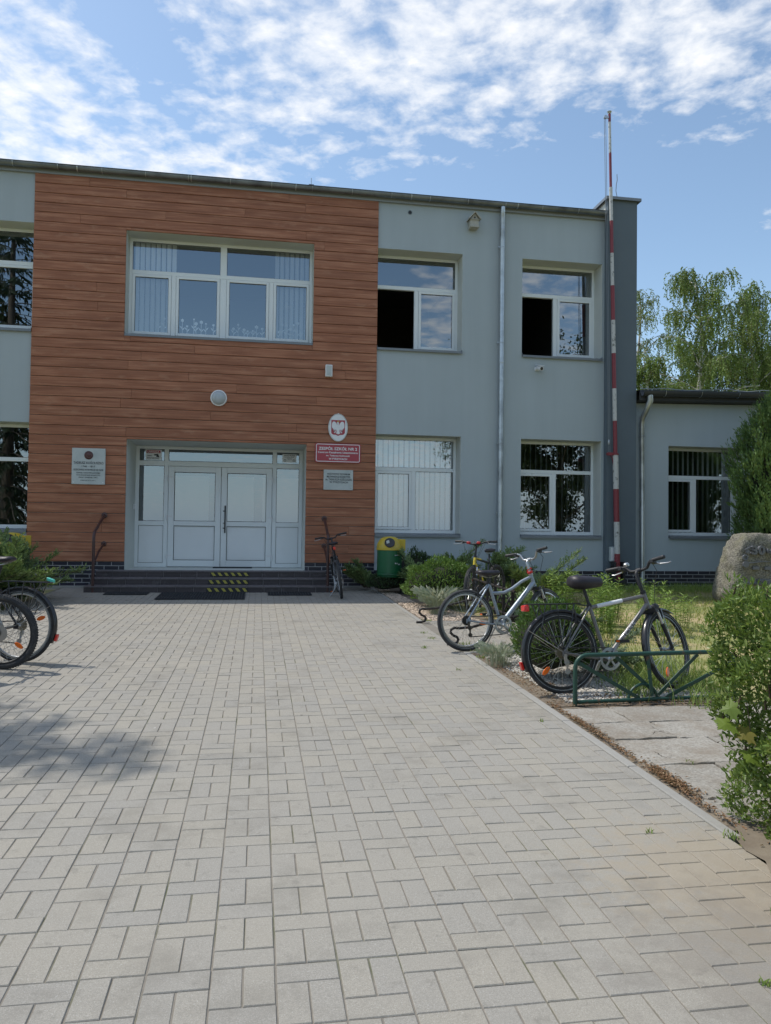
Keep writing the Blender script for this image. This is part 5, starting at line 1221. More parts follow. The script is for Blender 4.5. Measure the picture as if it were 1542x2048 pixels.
    if 'redhead' in extras:
        b = MB(); b.lathe([(.030,-.014), (.033,-.006), (.033,.008), (.028,.014)], T(ht+axd*.02), tuple(T(ht+axd)-T(ht)), 14); b.tube([T(ht+axd*.03+Vector((.02*math.cos(a),.03*math.sin(a),.006*a))) for a in [q*.7 for q in range(14)]], .006, 6); b.build('lock_coil', M['redplastic'], t)
    if 'redlights' in extras:
        for yy in (-.10, .06):
            q = clamp+Vector((.015, yy, .022)); b = MB(); b.obox(T(q), T(q+Vector((.026,0,0)))-T(q), T(q+Vector((0,.026,0)))-T(q), T(q+Vector((0,0,.018)))-T(q)); b.build('handlebar_light', M['redplastic'], hbm, bevel=.008)
    if 'teal' in extras:
        b = MB(); q = Vector((-.27, -.03, 2*R+.085)); b.obox(q, (.035,0,.012), (0,.02,0), (0,0,.016)); b.build('strap_tag', M['teal'], t, bevel=.006)
    if 'saddlelight' in extras:
        b = MB(); q = st+Vector((-.13, 0, -.02)); b.obox(q, (.014,0,0), (0,.022,0), (0,0,.028)); b.build('tail_light', M['red'], t, bevel=.008)
    if 'plate' in extras:
        b = MB(); q = sc+Vector((-.16, 0, -.10)); b.obox(q, (.004,0,0), (0,.022,0), (0,0,.022)); b.build('white_reflector', M['decal'], t, bevel=.002)
    return t
crank_angle = 62
bicycle('graphite trekking bicycle with luggage rack, black saddle cover and mudguards, parked behind the green rack', (2.525, 6.10), 5, -6.5, 27, R=.338, wb=1.03, seat_z=.92, bar_z=1.02, guards=True, rack=True, refl=(-135,), cover=True, text='KROSS', lights=('tail', 'head'), bars='black', extras=('bell',), riser=.055, rimmat='blackgloss', cr=.094)
crank_angle = -40
bicycle('silver-blue mountain bicycle with curved top tube and large chainring, on the paved bay', (2.235, 8.06), 9, -3, 24, R=.332, wb=1.02, tw=.023, frame='frame_silver', curved=True, seat_z=.84, bar_z=.98, refl=(-10,), bars='alu', fork='black', extras=('redhead',), riser=.085, halfbar=.29, cr=.102, dtr=.030, dark=True)
crank_angle = 20
bicycle('black and yellow mountain bicycle with red handlebar lights, facing the camera beside the juniper', (3.86, 12.05), 230, 3, 8, R=.332, wb=1.02, tw=.027, frame='frame_black', frame2='frame_yellow', seat_z=.90, bar_z=1.01, knobby=True, rimmat='black', refl=(100,), bars='black', extras=('redlights',), riser=.04, halfbar=.33)
crank_angle = 80
bicycle('black bicycle seen from behind, leaning on the brown handrail right of the steps', (1.43, 13.06), 87, -9, 8, R=.335, wb=1.03, tw=.024, frame='frame_black', seat_z=.94, bar_z=1.0, bars='black', guards=False, extras=('saddlelight', 'plate'), riser=.05, halfbar=.29, kick=True)
crank_angle = 10
bicycle('dark bicycle with luggage rack and teal tag, rear wheel toward the steps, at left edge', (-2.215, 7.80), 163, 2, 0, R=.35, wb=1.06, seat_z=.97, frame='frame_black', guards=True, rack=True, refl=(160,), extras=('teal',), bars='black')
crank_angle = -30
bicycle('bicycle with disc brake and silver fork legs, front wheel in view at the left edge', (-3.33, 7.52), -2, 3, -12, R=.345, wb=1.06, tw=.026, frame='frame_silver', fork='alu', knobby=True, rimmat='black', disc=True, refl=(-60,), bars='black')
bicycle('black bicycle nearest the camera at the left edge, only its front tyre in view', (-3.66, 6.92), 3, 3, 4, R=.345, wb=1.06, tw=.024, frame='frame_black', knobby=True, rimmat='black', bars='black')

# ------------------------------------------------------------------ ground, paving, beds
def sheet(name, poly, dz, mat, step=.5, kind='structure'):
    xs = [p[0] for p in poly]; ys = [p[1] for p in poly]
    b = MB(); b.add([(p[0], p[1], g(p[1])+dz) for p in poly], [tuple(range(len(poly)))])
    return tag(b.build(name, mat, smooth=False), kind=kind)
def ground():
    b = MB(); ys = [-900, -60, -12, -4, 0, 4, 8, 12, 16, 40, 120, 1500]; xs = [-900, -60, -20, 0, 20, 60, 900]
    n = len(xs); b.add([(x, y, g(y)-.03) for y in ys for x in xs], [(j*n+i, j*n+i+1, (j+1)*n+i+1, (j+1)*n+i) for j in range(len(ys)-1) for i in range(n-1)])
    tag(b.build('ground', M['lawnsoil'], smooth=False), kind='structure')
    K0 = 2.185
    sheet('paving_bed', [(-5.2, -4), (7.5, -4), (7.5, 2.2), (K0, 2.2), (K0, 8.02), (3.75, 8.02), (3.75, 10.28), (K0, 10.28), (K0, 15.0), (-3.55, 15.0), (-3.55, 10.6), (-5.2, 10.2)], -.0042, M['sand'])
    sheet('lawn', [(2.25, 5.70), (14.5, 5.70), (14.5, 15.0), (2.25, 15.0)], -.020, M['lawnsoil'])
    sheet('hedge_bed', [(2.12, 2.05), (7.5, 2.05), (7.5, 3.45), (2.30, 3.45), (2.26, 3.34), (2.20, 3.27), (2.17, 3.16), (2.19, 3.05), (2.14, 2.95), (2.17, 2.8), (2.11, 2.65), (2.15, 2.5), (2.10, 2.3)], .004, M['soil'])
    sheet('path_bed', [(2.25, 3.4), (7.5, 3.4), (7.5, 5.72), (2.25, 5.72)], -.012, M['soil'])
    sheet('gravel_bed', [(2.25, 5.72), (3.9, 5.72), (3.75, 6.9), (3.2, 7.6), (2.9, 8.02), (2.25, 8.02)], -.006, M['soil'])
    sheet('gravel_bed', [(2.25, 10.28), (3.4, 10.28), (3.0, 11.4), (2.9, 15.0), (2.25, 15.0)], -.006, M['soil'])
    # pavers: half basket weave, 20 x 10 cm blocks, columns square to the facade
    V = []; F = []; cw, px, py = .2035, .2035, .3055; rr = random.Random(1)
    def block(x0, x1, y0, y1):
        j = rr.uniform(-.0012, .0012); ta, tb = rr.uniform(-.0009, .0009), rr.uniform(-.0009, .0009); gp = .0021; ch = .0026
        sh = rr.uniform(-.0012, .0012)
        x0 += gp*1.2+sh; x1 -= gp*1.2-sh; y0 += gp+rr.uniform(-.001, .001); y1 -= gp
        b = len(V)
        for (dx, dz) in ((0, -.016), (0, -.0035), (ch, 0)):
            for (x, y, sx, sy) in ((x0+dx, y0+dx, -1, -1), (x1-dx, y0+dx, 1, -1), (x1-dx, y1-dx, 1, 1), (x0+dx, y1-dx, -1, 1)):
                V.append((x, y, g(y)+dz+j+ta*sx+tb*sy))
        for r in (0, 4):
            for k in range(4): F.append((b+r+k, b+r+(k+1) % 4, b+r+4+(k+1) % 4, b+r+4+k))
        F.append((b+8, b+9, b+10, b+11))
    def region(x0, x1, y0, y1):
        c0 = math.floor((x0+.001)/cw); c1 = math.ceil((x1-.001)/cw)
        for c in range(c0, c1):
            xa = c*cw+XOFF; xb = xa+cw; xa2, xb2 = max(xa, x0), min(xb, x1)
            if xb2-xa2 < .02: continue
            k0 = math.floor(y0/py)-1; k1 = math.ceil(y1/py)+1
            for k in range(k0, k1):
                yo = k*py+(.1018 if c % 2 else 0)+YOFF
                parts = [(xa, xb, yo, yo+.1018), (xa, xa+cw/2, yo+.1018, yo+py), (xa+cw/2, xb, yo+.1018, yo+py)]
                if rr.random() < .006: parts = [(xa, xb, yo, yo+.1018), (xa, xb, yo+.1018, yo+.2036), (xa, xb, yo+.2036, yo+py)]
                for (a, b_, e, f) in parts:
                    a, b_, e, f = max(a, x0), min(b_, x1), max(e, y0), min(f, y1)
                    if b_-a > .02 and f-e > .02: block(a, b_, e, f)
    XOFF, YOFF = .081, .03
    region(-5.0, K0, .9, 10.4); region(-3.5, K0, 10.4, 14.86); region(K0+.075, 3.7, 8.06, 10.24); region(K0, 4.0, .9, 2.15)
    tag(np_mesh('paving', np.array(V), np.array(F), M['paver']), kind='structure')
    b = MB()
    def edging(x, ya, yb):
        y = ya
        while y < yb-.05:
            y2 = min(y+.998, yb); d = rr.uniform(-.003, .003)
            v = [(x+d, y, g(y)-.12), (x+.062+d, y, g(y)-.12), (x+.062+d, y2-.004, g(y2)-.12), (x+d, y2-.004, g(y2)-.12)]
            v += [(p[0], p[1], p[2]+.125) for p in v]
            b.add(v, [(3,2,1,0),(4,5,6,7),(0,1,5,4),(1,2,6,5),(2,3,7,6),(3,0,4,7)]); y += 1.0
    edging(K0+.004, 3.30, 8.03); edging(K0+.004, 10.26, 14.86)
    for (xa, xb, y) in ((K0+.072, 3.75, 7.985), (K0+.072, 3.75, 10.25)):
        b.box(xa, xb, y, y+.06, g(y)-.12, g(y)+.005)
    tag(b.build('kerb', M['concrete'], smooth=False, bevel=.006), kind='structure')
    # old concrete slabs of the side path
    b = MB(); rows = [3.33, 3.76, 4.30, 4.80, 5.20, 5.62]
    for i, (ya, yb) in enumerate(zip(rows, rows[1:])):
        x = 2.285+rr.uniform(0, .03)+(.05 if i % 2 else 0); first = True
        while x < 7:
            w = rr.uniform(.55, .95) if not first else rr.uniform(.35, .75); first = False
            q = [[x+rr.uniform(.002, .010), ya+rr.uniform(.002, .012)], [x+w-rr.uniform(.002, .012), ya+rr.uniform(.002, .012)], [x+w-rr.uniform(.002, .010), yb-rr.uniform(.002, .012)], [x+rr.uniform(.002, .010), yb-rr.uniform(.002, .012)]]
            # ragged edge: several points per side
            poly = []
            for k in range(4):
                p, r_ = q[k], q[(k+1) % 4]
                for s in range(9):
                    u = s/9; poly.append((p[0]+(r_[0]-p[0])*u+(rr.uniform(-.013, .013) if s else 0), p[1]+(r_[1]-p[1])*u+(rr.uniform(-.013, .013) if s else 0)))
            dz = rr.uniform(-.004, .008); tl = rr.uniform(-.012, .012); n = len(poly); cx = x+w/2; cy = (ya+yb)/2
            ins = [(cx+(p[0]-cx)*.985, cy+(p[1]-cy)*.985) for p in poly]
            v = [(p[0], p[1], g(p[1])-.03) for p in poly]+[(p[0], p[1], g(p[1])-.001+dz+tl*(p[0]-cx)) for p in poly]+[(p[0], p[1], g(p[1])+.005+dz+tl*(p[0]-cx)) for p in ins]
            b.add(v, [(i2, (i2+1) % n, n+(i2+1) % n, n+i2) for i2 in range(n)]+[(n+i2, n+(i2+1) % n, 2*n+(i2+1) % n, 2*n+i2) for i2 in range(n)]+[tuple(range(2*n, 3*n))])
            x += w
    tag(b.build('side_path', M['slab'], smooth=False), kind='structure')
    # the street behind the camera, mirrored in the panes
    sheet('street', [(-60, -30), (60, -30), (60, -16), (-60, -16)], -.02, M['asphalt'])
ground()

ICO = None
def pebbles(name, pts, size, mat):
    bm = bmesh.new(); bmesh.ops.create_icosphere(bm, subdivisions=1, radius=1); bv = np.array([v.co[:] for v in bm.verts]); bf = np.array([[v.index for v in f.verts] for f in bm.faces]); bm.free()
    n = len(pts); s = size*RNG.uniform(.55, 1.35, (n, 1, 1))*RNG.uniform(.7, 1.2, (n, 1, 3))*np.array([1, 1, .62])
    a = RNG.uniform(0, 2*PI, n); c, sn = np.cos(a), np.sin(a)
    J = bv[None]*(1+RNG.normal(0, .13, (n, len(bv), 1)))*s
    X = J[..., 0]*c[:, None]-J[..., 1]*sn[:, None]; Y = J[..., 0]*sn[:, None]+J[..., 1]*c[:, None]
    V = np.stack([X, Y, J[..., 2]], -1)+pts[:, None, :]
    F = (bf[None]+np.arange(n)[:, None, None]*len(bv)).reshape(-1, 3)
    return tag(np_mesh(name, V.reshape(-1, 3), F, mat, smooth=True), kind='stuff')
def in_poly(x, y, poly):
    r = np.zeros(len(x), bool); n = len(poly)
    for i in range(n):
        (x0, y0), (x1, y1) = poly[i], poly[(i+1) % n]
        c = ((y0 > y) != (y1 > y)) & (x < (x1-x0)*(y-y0)/(y1-y0+1e-12)+x0); r ^= c
    return r
def scatter_poly(poly, n, dz=0.):
    xs = [p[0] for p in poly]; ys = [p[1] for p in poly]; out = np.zeros((0, 3))
    while len(out) < n:
        x = RNG.uniform(min(xs), max(xs), n*2); y = RNG.uniform(min(ys), max(ys), n*2); k = in_poly(x, y, poly)
        out = np.concatenate([out, np.stack([x[k], y[k], gv(y[k])+dz], 1)])
    return out[:n]
pebbles('gravel', scatter_poly([(2.45, 5.80), (3.9, 5.78), (3.6, 6.5), (3.1, 7.3), (2.6, 7.95), (2.33, 7.95), (2.42, 6.6)], 5200, .0), .0155, M['pebble'])
pebbles('gravel', scatter_poly([(2.28, 10.33), (3.1, 10.33), (2.9, 11.2), (2.6, 12.0), (2.5, 14.5), (2.27, 14.5)], 2600, .0), .017, M['pebblewarm'])

def litter():
    P = np.concatenate([np.stack([2.27+np.abs(RNG.normal(0, .026, 620)), RNG.uniform(3.4, 5.8, 620), np.zeros(620)], 1),
                        np.stack([2.29+np.abs(RNG.normal(0, .04, 520)), RNG.normal(4.05, .14, 520), np.zeros(520)], 1), np.stack([2.28+np.abs(RNG.normal(0, .03, 260)), RNG.normal(5.1, .2, 260), np.zeros(260)], 1),
                        scatter_poly([(2.26, 5.65), (3.8, 5.6), (3.6, 5.85), (2.6, 6.1), (2.45, 7.9), (2.27, 7.9)], 1300),
                        scatter_poly([(2.3, 8.1), (3.6, 8.1), (3.6, 10.2), (2.3, 10.2)], 300), scatter_poly([(2.2, 2.9), (3.4, 2.7), (3.4, 3.5), (2.3, 3.5)], 160)])
    P[:, 2] = gv(P[:, 1])+RNG.uniform(.005, .016, len(P))
    n = len(P); a = RNG.uniform(0, 2*PI, n); D = np.stack([np.cos(a), np.sin(a), RNG.normal(0, .2, n)], 1); N = np.stack([RNG.normal(0, .3, n), RNG.normal(0, .3, n), np.ones(n)], 1)
    V, F = leaf_quads(P, D, N, RNG.uniform(.010, .034, n), RNG.uniform(.006, .014, n), .35)
    tag(np_mesh('leaf_litter', V, F, M['L_litter']), kind='stuff')
litter()

def blades(name, P, h, w, lean, mat, kind='stuff', parent=None):
    n = len(P); a = RNG.uniform(0, 2*PI, n); S = np.stack([np.cos(a), np.sin(a), np.zeros(n)], 1); b = RNG.uniform(0, 2*PI, n)
    H = h*RNG.uniform(.45, 1.25, (n, 1)); O = np.stack([np.cos(b), np.sin(b), np.zeros(n)], 1)*lean*RNG.uniform(.2, 1.2, (n, 1))*H
    Z = np.array([[0, 0, 1.]])
    V = np.stack([P-S*w, P+S*w, P+O*.35+Z*H*.55+S*w*.8, P+O*.35+Z*H*.55-S*w*.8, P+O+Z*H*.95+S*w*.12, P+O+Z*H*.95-S*w*.12], 1).reshape(-1, 3)
    q = np.arange(n)[:, None]*6; F = np.concatenate([q+np.array([[0,1,2,3]]), q+np.array([[3,2,4,5]])])
    o = np_mesh(name, V, F, mat, parent)
    return tag(o, kind=kind) if kind else o
lawn = scatter_poly([(3.0, 8.6), (3.9, 7.0), (4.2, 5.9), (11.5, 5.9), (11.5, 14.95), (3.3, 14.95), (3.2, 10.4), (3.75, 10.3), (3.75, 8.0)], 46000)
dens = .5+.5*np.sin(lawn[:, 0]*2.1+1.3*np.sin(lawn[:, 1]*1.7))*np.sin(lawn[:, 1]*1.9+.7*np.sin(lawn[:, 0]*2.3))
lawn = lawn[RNG.uniform(size=len(lawn)) < .30+.75*dens]
blades('grass', lawn, .055, .0042, .8, M['L_grass'])
near_wall = scatter_poly([(4.4, 13.9), (11.5, 13.9), (11.5, 14.9), (4.4, 14.9)], 4500)
blades('grass', near_wall, .13, .005, .6, M['L_weed'])
def weeds():
    W = []
    for (x, y, r, n) in ((3.35, 6.35, .28, 420), (3.75, 6.2, .3, 460), (3.1, 6.0, .16, 150), (3.75, 6.9, .4, 500), (2.36, 8.06, .10, 60), (2.3, 7.7, .06, 40), (2.05, 8.9, .05, 20), (2.3, 8.5, .12, 60), (3.05, 8.05, .35, 160), (2.3, 10.35, .08, 40), (1.93, 2.62, .022, 14), (1.62, 2.25, .02, 12), (1.98, 2.30, .025, 14), (2.31, 2.42, .03, 18), (1.85, 1.92, .03, 14), (2.2, 3.3, .06, 24), (2.55, 3.1, .1, 40), (3.5, 5.66, .2, 80), (1.9, 7.1, .03, 10), (2.6, 4.32, .04, 10), (1.83, 3.4, .02, 9), (2.03, 5.3, .02, 8), (1.83, 8.3, .05, 18), (2.04, 9.3, .05, 20)):
        q = RNG.normal(0, r*.5, (n, 2)); y_ = y+q[:, 1]; W.append(np.stack([x+q[:, 0], y_, gv(y_)], 1))
    P = np.concatenate(W)
    hh = np.where(P[:, 0] > 2.9, .15, .028)[:, None]
    blades('weeds', P, hh, .0035, .9, M['L_weed'])
weeds()

# ------------------------------------------------------------------ plants
def tubes_mesh(name, paths, r0, r1, mat, parent, n=5):
    b = MB()
    for p in paths:
        k = len(p); b.tube(p, [r0+(r1-r0)*i/(k-1) for i in range(k)], n, caps=False)
    return b.build(name, mat, parent, ang=80)
def globe_shrub(name, lab, cat, c, rx, ry, h, n, mat, leaf=(.045, .016), rough=.16, base=0.05, grp=None, spike=.0):
    """clipped or naturally round shrub: many small sprays through an uneven shell"""
    t = thing(name, lab, cat, c, group=grp)
    d = unit(rnd(n)); d[:, 2] = np.where(d[:, 2] < -.55, -d[:, 2], d[:, 2])
    ph = RNG.uniform(0, 6, 6)
    lump = 1+rough*(np.sin(d[:, 0]*5+ph[0])*np.sin(d[:, 1]*5+ph[1])+.7*np.sin(d[:, 2]*7+ph[2]+d[:, 0]*4)+.5*np.sin(d[:, 0]*11+ph[3])*np.sin(d[:, 2]*12+ph[4]))
    rad = lump*(1-np.abs(RNG.normal(0, .12, n)))
    S = np.array([rx, ry, h*.55]); P = d*rad[:, None]*S; P[:, 2] += h*.48+base; P = P[P[:, 2] > .01]; d = d[:len(P)] if len(d) != len(P) else d
    d = unit(P-np.array([0, 0, h*.35])); m = len(P)
    D = unit(d+np.array([0, 0, .55])+rnd(m, .55)); N = unit(d+rnd(m, .6))
    L = leaf[0]*RNG.uniform(.6, 1.5, m); V, F = leaf_quads(P-D*leaf[0]*.3, D, N, L, leaf[1]*RNG.uniform(.7, 1.3, m), .2)
    np_mesh('foliage', V, F, mat, t)
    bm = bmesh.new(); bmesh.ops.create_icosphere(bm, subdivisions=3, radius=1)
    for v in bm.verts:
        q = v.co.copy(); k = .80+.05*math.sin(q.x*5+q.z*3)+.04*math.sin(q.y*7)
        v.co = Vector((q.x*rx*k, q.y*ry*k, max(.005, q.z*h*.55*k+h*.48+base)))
    me = bpy.data.meshes.new('shade_core'); bm.to_mesh(me); bm.free(); me.materials.append(M['core']); me.shade_smooth(); link('shade_core', me, t)  # solid dark core standing in for the shade between the sprays
    return t
def juniper(name, lab, c, n_br, length, mat, elev=(8, 50), az=(0, 360), spray=.055, grp=None, extra=()):
    """spreading juniper: arching branches carrying feathery side sprays"""
    t = thing(name, lab, 'juniper', c, group=grp); rr = random.Random(hash(lab) % 1000 if False else len(lab)*7+n_br)
    P, D, N, L, paths = [], [], [], [], []
    br = [(rr.uniform(*az), rr.uniform(*elev), length*rr.uniform(.55, 1.1)) for _ in range(n_br)]+list(extra)
    for (a, e, ln) in br:
        a, e = math.radians(a), math.radians(e); dirv = Vector((math.cos(a)*math.cos(e), math.sin(a)*math.cos(e), math.sin(e))); p = Vector((rr.uniform(-.08, .08), rr.uniform(-.08, .08), .05)); pts = [p.copy()]
        k = 12
        for i in range(k):
            dirv = (dirv+Vector((rr.uniform(-.06, .06), rr.uniform(-.06, .06), -.035 if i > 4 else .02))).normalized(); p = p+dirv*ln/k; pts.append(p.copy())
            if i < 2: continue
            side = dirv.cross(Vector((0,0,1))).normalized(); up = side.cross(dirv)
            for s in (-1, 1):
                for _ in range(5):
                    w = rr.uniform(-.5, 1); sd = (dirv*rr.uniform(.6, 1.1)+side*s*rr.uniform(.4, 1.0)+up*w*.7).normalized(); q = p-dirv*rr.uniform(0, ln/k); sl_ = rr.uniform(.6, 1.25)*(.14 if i < k-2 else .09)*(ln/.9)**.5
                    for u in range(5):
                        qq = q+sd*sl_*(u/4.); lean = (sd+Vector((rr.uniform(-.6, .6), rr.uniform(-.6, .6), rr.uniform(-.2, .7)))).normalized()
                        P.append(qq); D.append(lean); N.append(up+Vector((rr.uniform(-.5, .5), rr.uniform(-.5, .5), 0))); L.append(spray*rr.uniform(.6, 1.3))
        paths.append(pts)
    V, F = leaf_quads(np.array([tuple(v) for v in P]), np.array([tuple(v) for v in D]), np.array([tuple(v) for v in N]), np.array(L), np.array(L)*.42, .2)
    np_mesh('foliage', V, F, mat, t); tubes_mesh('branches', paths, .012, .003, M['twig'], t)
    return t
globe_shrub('round_shrub', 'round bright green shrub on the gravel between the litter bin and the bicycles', 'shrub', (2.86, 11.95, g(11.95)), .56, .50, .66, 5200, M['L_globe'], (.05, .02), .13)
globe_shrub('dwarf_conifer', 'dense dark green globe conifer behind the rear wheel of the graphite bicycle', 'shrub', (2.70, 6.72, g(6.72)), .40, .36, .64, 5200, M['L_thuja'], (.034, .013), .08)
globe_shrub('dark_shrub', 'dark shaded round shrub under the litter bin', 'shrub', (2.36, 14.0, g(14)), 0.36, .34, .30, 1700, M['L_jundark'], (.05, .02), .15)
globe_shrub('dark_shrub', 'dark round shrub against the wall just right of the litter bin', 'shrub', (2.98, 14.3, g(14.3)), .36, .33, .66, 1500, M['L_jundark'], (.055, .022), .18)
juniper('juniper', 'spreading juniper with one long raised branch before the grey wall', (3.05, 13.3, g(13.3)), 26, 1.0, M['L_jun'], (15, 50), (-60, 160), grp='junipers along the wall', extra=[(12, 52, 1.25)])
juniper('juniper', 'low juniper peeping out left of the green bin under the planks', (2.05, 14.5, g(14.5)), 14, .55, M['L_jun'], (30, 62), (100, 230), grp='junipers along the wall')
juniper('juniper', 'spreading juniper behind the yellow and black bicycle', (4.05, 13.4, g(13.4)), 34, 1.0, M['L_jun'], (12, 52), grp='junipers along the wall', extra=[(20, 40, 1.2)])
juniper('juniper', 'spreading juniper behind the silver-blue bicycle, before the brick plinth', (4.75, 12.6, g(12.6)), 30, .95, M['L_jun'], (10, 46), grp='junipers along the wall', extra=[(-10, 40, 1.0), (10, 48, 1.1)])
juniper('juniper', 'large bright juniper hiding the bin at the left edge', (-3.95, 12.75, g(12.7)), 110, 1.0, M['L_jun'], (10, 78), grp='junipers along the wall', extra=[(-5, 22, 1.35), (-30, 20, 1.25), (0, 34, 1.1), (-60, 30, 1.1)])
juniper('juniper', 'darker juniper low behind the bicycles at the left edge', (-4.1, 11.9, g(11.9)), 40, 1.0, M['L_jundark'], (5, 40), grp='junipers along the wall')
juniper('creeping_juniper', 'low bluish creeping juniper beside the front wheel of the graphite bicycle', (3.25, 7.0, g(7)), 22, .52, M['L_creep'], (4, 34), spray=.038)
juniper('creeping_juniper', 'low bluish creeping juniper under the chainring of the silver-blue bicycle', (3.45, 8.75, g(8.75)), 20, .55, M['L_creep'], (4, 30), spray=.04)
juniper('creeping_juniper', 'low creeping juniper on the lawn edge beside the scrolled rack', (3.7, 10.6, g(10.6)), 24, .6, M['L_jun'], (5, 38), spray=.045)

def grass_tuft(lab, c, n, h, grp):
    t = thing('grass_tuft', lab, 'grass', c, group=grp); P = np.stack([RNG.normal(0, .055, n), RNG.normal(0, .055, n), np.zeros(n)], 1)
    a = np.arctan2(P[:, 1], P[:, 0])+RNG.normal(0, .5, n); H = h*RNG.uniform(.5, 1.15, (n, 1)); O = np.stack([np.cos(a), np.sin(a), np.zeros(n)], 1)*H*RNG.uniform(.15, .85, (n, 1)); Z = np.array([[0, 0, 1.]]); S = np.stack([-np.sin(a), np.cos(a), np.zeros(n)], 1)*.0022
    V = np.stack([P-S, P+S, P+O*.4+Z*H*.7+S*.8, P+O*.4+Z*H*.7-S*.8, P+O+Z*H*(.95-.25*RNG.uniform(0, 1, (n, 1)))+S*.2, P+O+Z*H*.9-S*.2], 1).reshape(-1, 3)
    q = np.arange(n)[:, None]*6; np_mesh('blades', V, np.concatenate([q+np.array([[0,1,2,3]]), q+np.array([[3,2,4,5]])]), M['L_fescue'], t)
    b = MB(); b.lathe([(.07, 0), (.06, .03), (.02, .06)], (0,0,-.01), (0,0,1), 12); b.build('crown', M['soil'], t)
grass_tuft('pale fescue tuft on the gravel before the round green shrub', (2.62, 11.05, g(11.05)), 420, .40, 'pale fescue tufts')
grass_tuft('pale fescue tuft on the gravel beside the globe conifer and the kerb', (2.36, 7.30, g(7.3)), 230, .22, 'pale fescue tufts')
grass_tuft('small pale fescue tuft at the kerb corner of the paved bay', (2.50, 7.85, g(7.8)), 120, .13, 'pale fescue tufts')

def leafy_plant(lab, c, stems, h, grp):
    t = thing('leafy_plant', lab, 'plant', c, group=grp); rr = random.Random(len(lab)+stems); P, D, N, L, paths = [], [], [], [], []
    for s in range(stems):
        a = rr.uniform(0, 2*PI); r = rr.uniform(0, .20); hh = h*rr.uniform(.65, 1.1); p0 = Vector((r*math.cos(a), r*math.sin(a), 0)); tilt = Vector((math.cos(a)*.25*rr.random(), math.sin(a)*.25*rr.random(), 1)); pts = [p0+tilt*(hh*i/6) for i in range(7)]; paths.append(pts)
        k = int(hh/.032)
        for i in range(2, k):
            u = i/k; p = p0+tilt*(hh*u); b0 = i*PI/2+rr.uniform(-.3, .3)
            for w in (0, PI):
                o = Vector((math.cos(b0+w), math.sin(b0+w), .55+.5*(u > .85))); P.append(p); D.append(o); N.append(Vector((-o.x*.5, -o.y*.5, 1))); L.append(.105*(1-.45*abs(u-.6))*rr.uniform(.75, 1.15)*(.65 if u > .93 else 1))
    A = lambda q: np.array([tuple(v) for v in q])
    V, F = leaf_oval(A(P), A(D), A(N), np.array(L), np.array(L)*.22, .3, .35); np_mesh('leaves', V, F, M['L_phlox'], t)
    tubes_mesh('stems', paths, .004, .0025, M['L_weed'], t)
PG = 'leafy plants on the lawn behind the bicycles'
for (x, y, st, h, lab) in ((4.02, 9.7, 14, .74, 'tall leafy green plant left of the saddle of the graphite bicycle'), (4.45, 9.45, 15, .66, 'leafy green plant behind the saddle of the graphite bicycle'), (4.80, 9.95, 13, .66, 'leafy green plant behind the top tube of the graphite bicycle'), (5.05, 9.2, 12, .52, 'shorter leafy plant behind the down tube of the graphite bicycle'), (5.35, 9.85, 13, .60, 'leafy plant behind the head tube of the graphite bicycle'), (5.62, 9.55, 8, .44, 'small leafy plant behind the headlight of the graphite bicycle'), (4.25, 8.75, 11, .42, 'low leafy plant in front of the others on the lawn'), (4.75, 8.6, 9, .36, 'lowest leafy plant, by the chainring of the graphite bicycle')):
    leafy_plant(lab, (x, y, g(y)), st, h, PG)

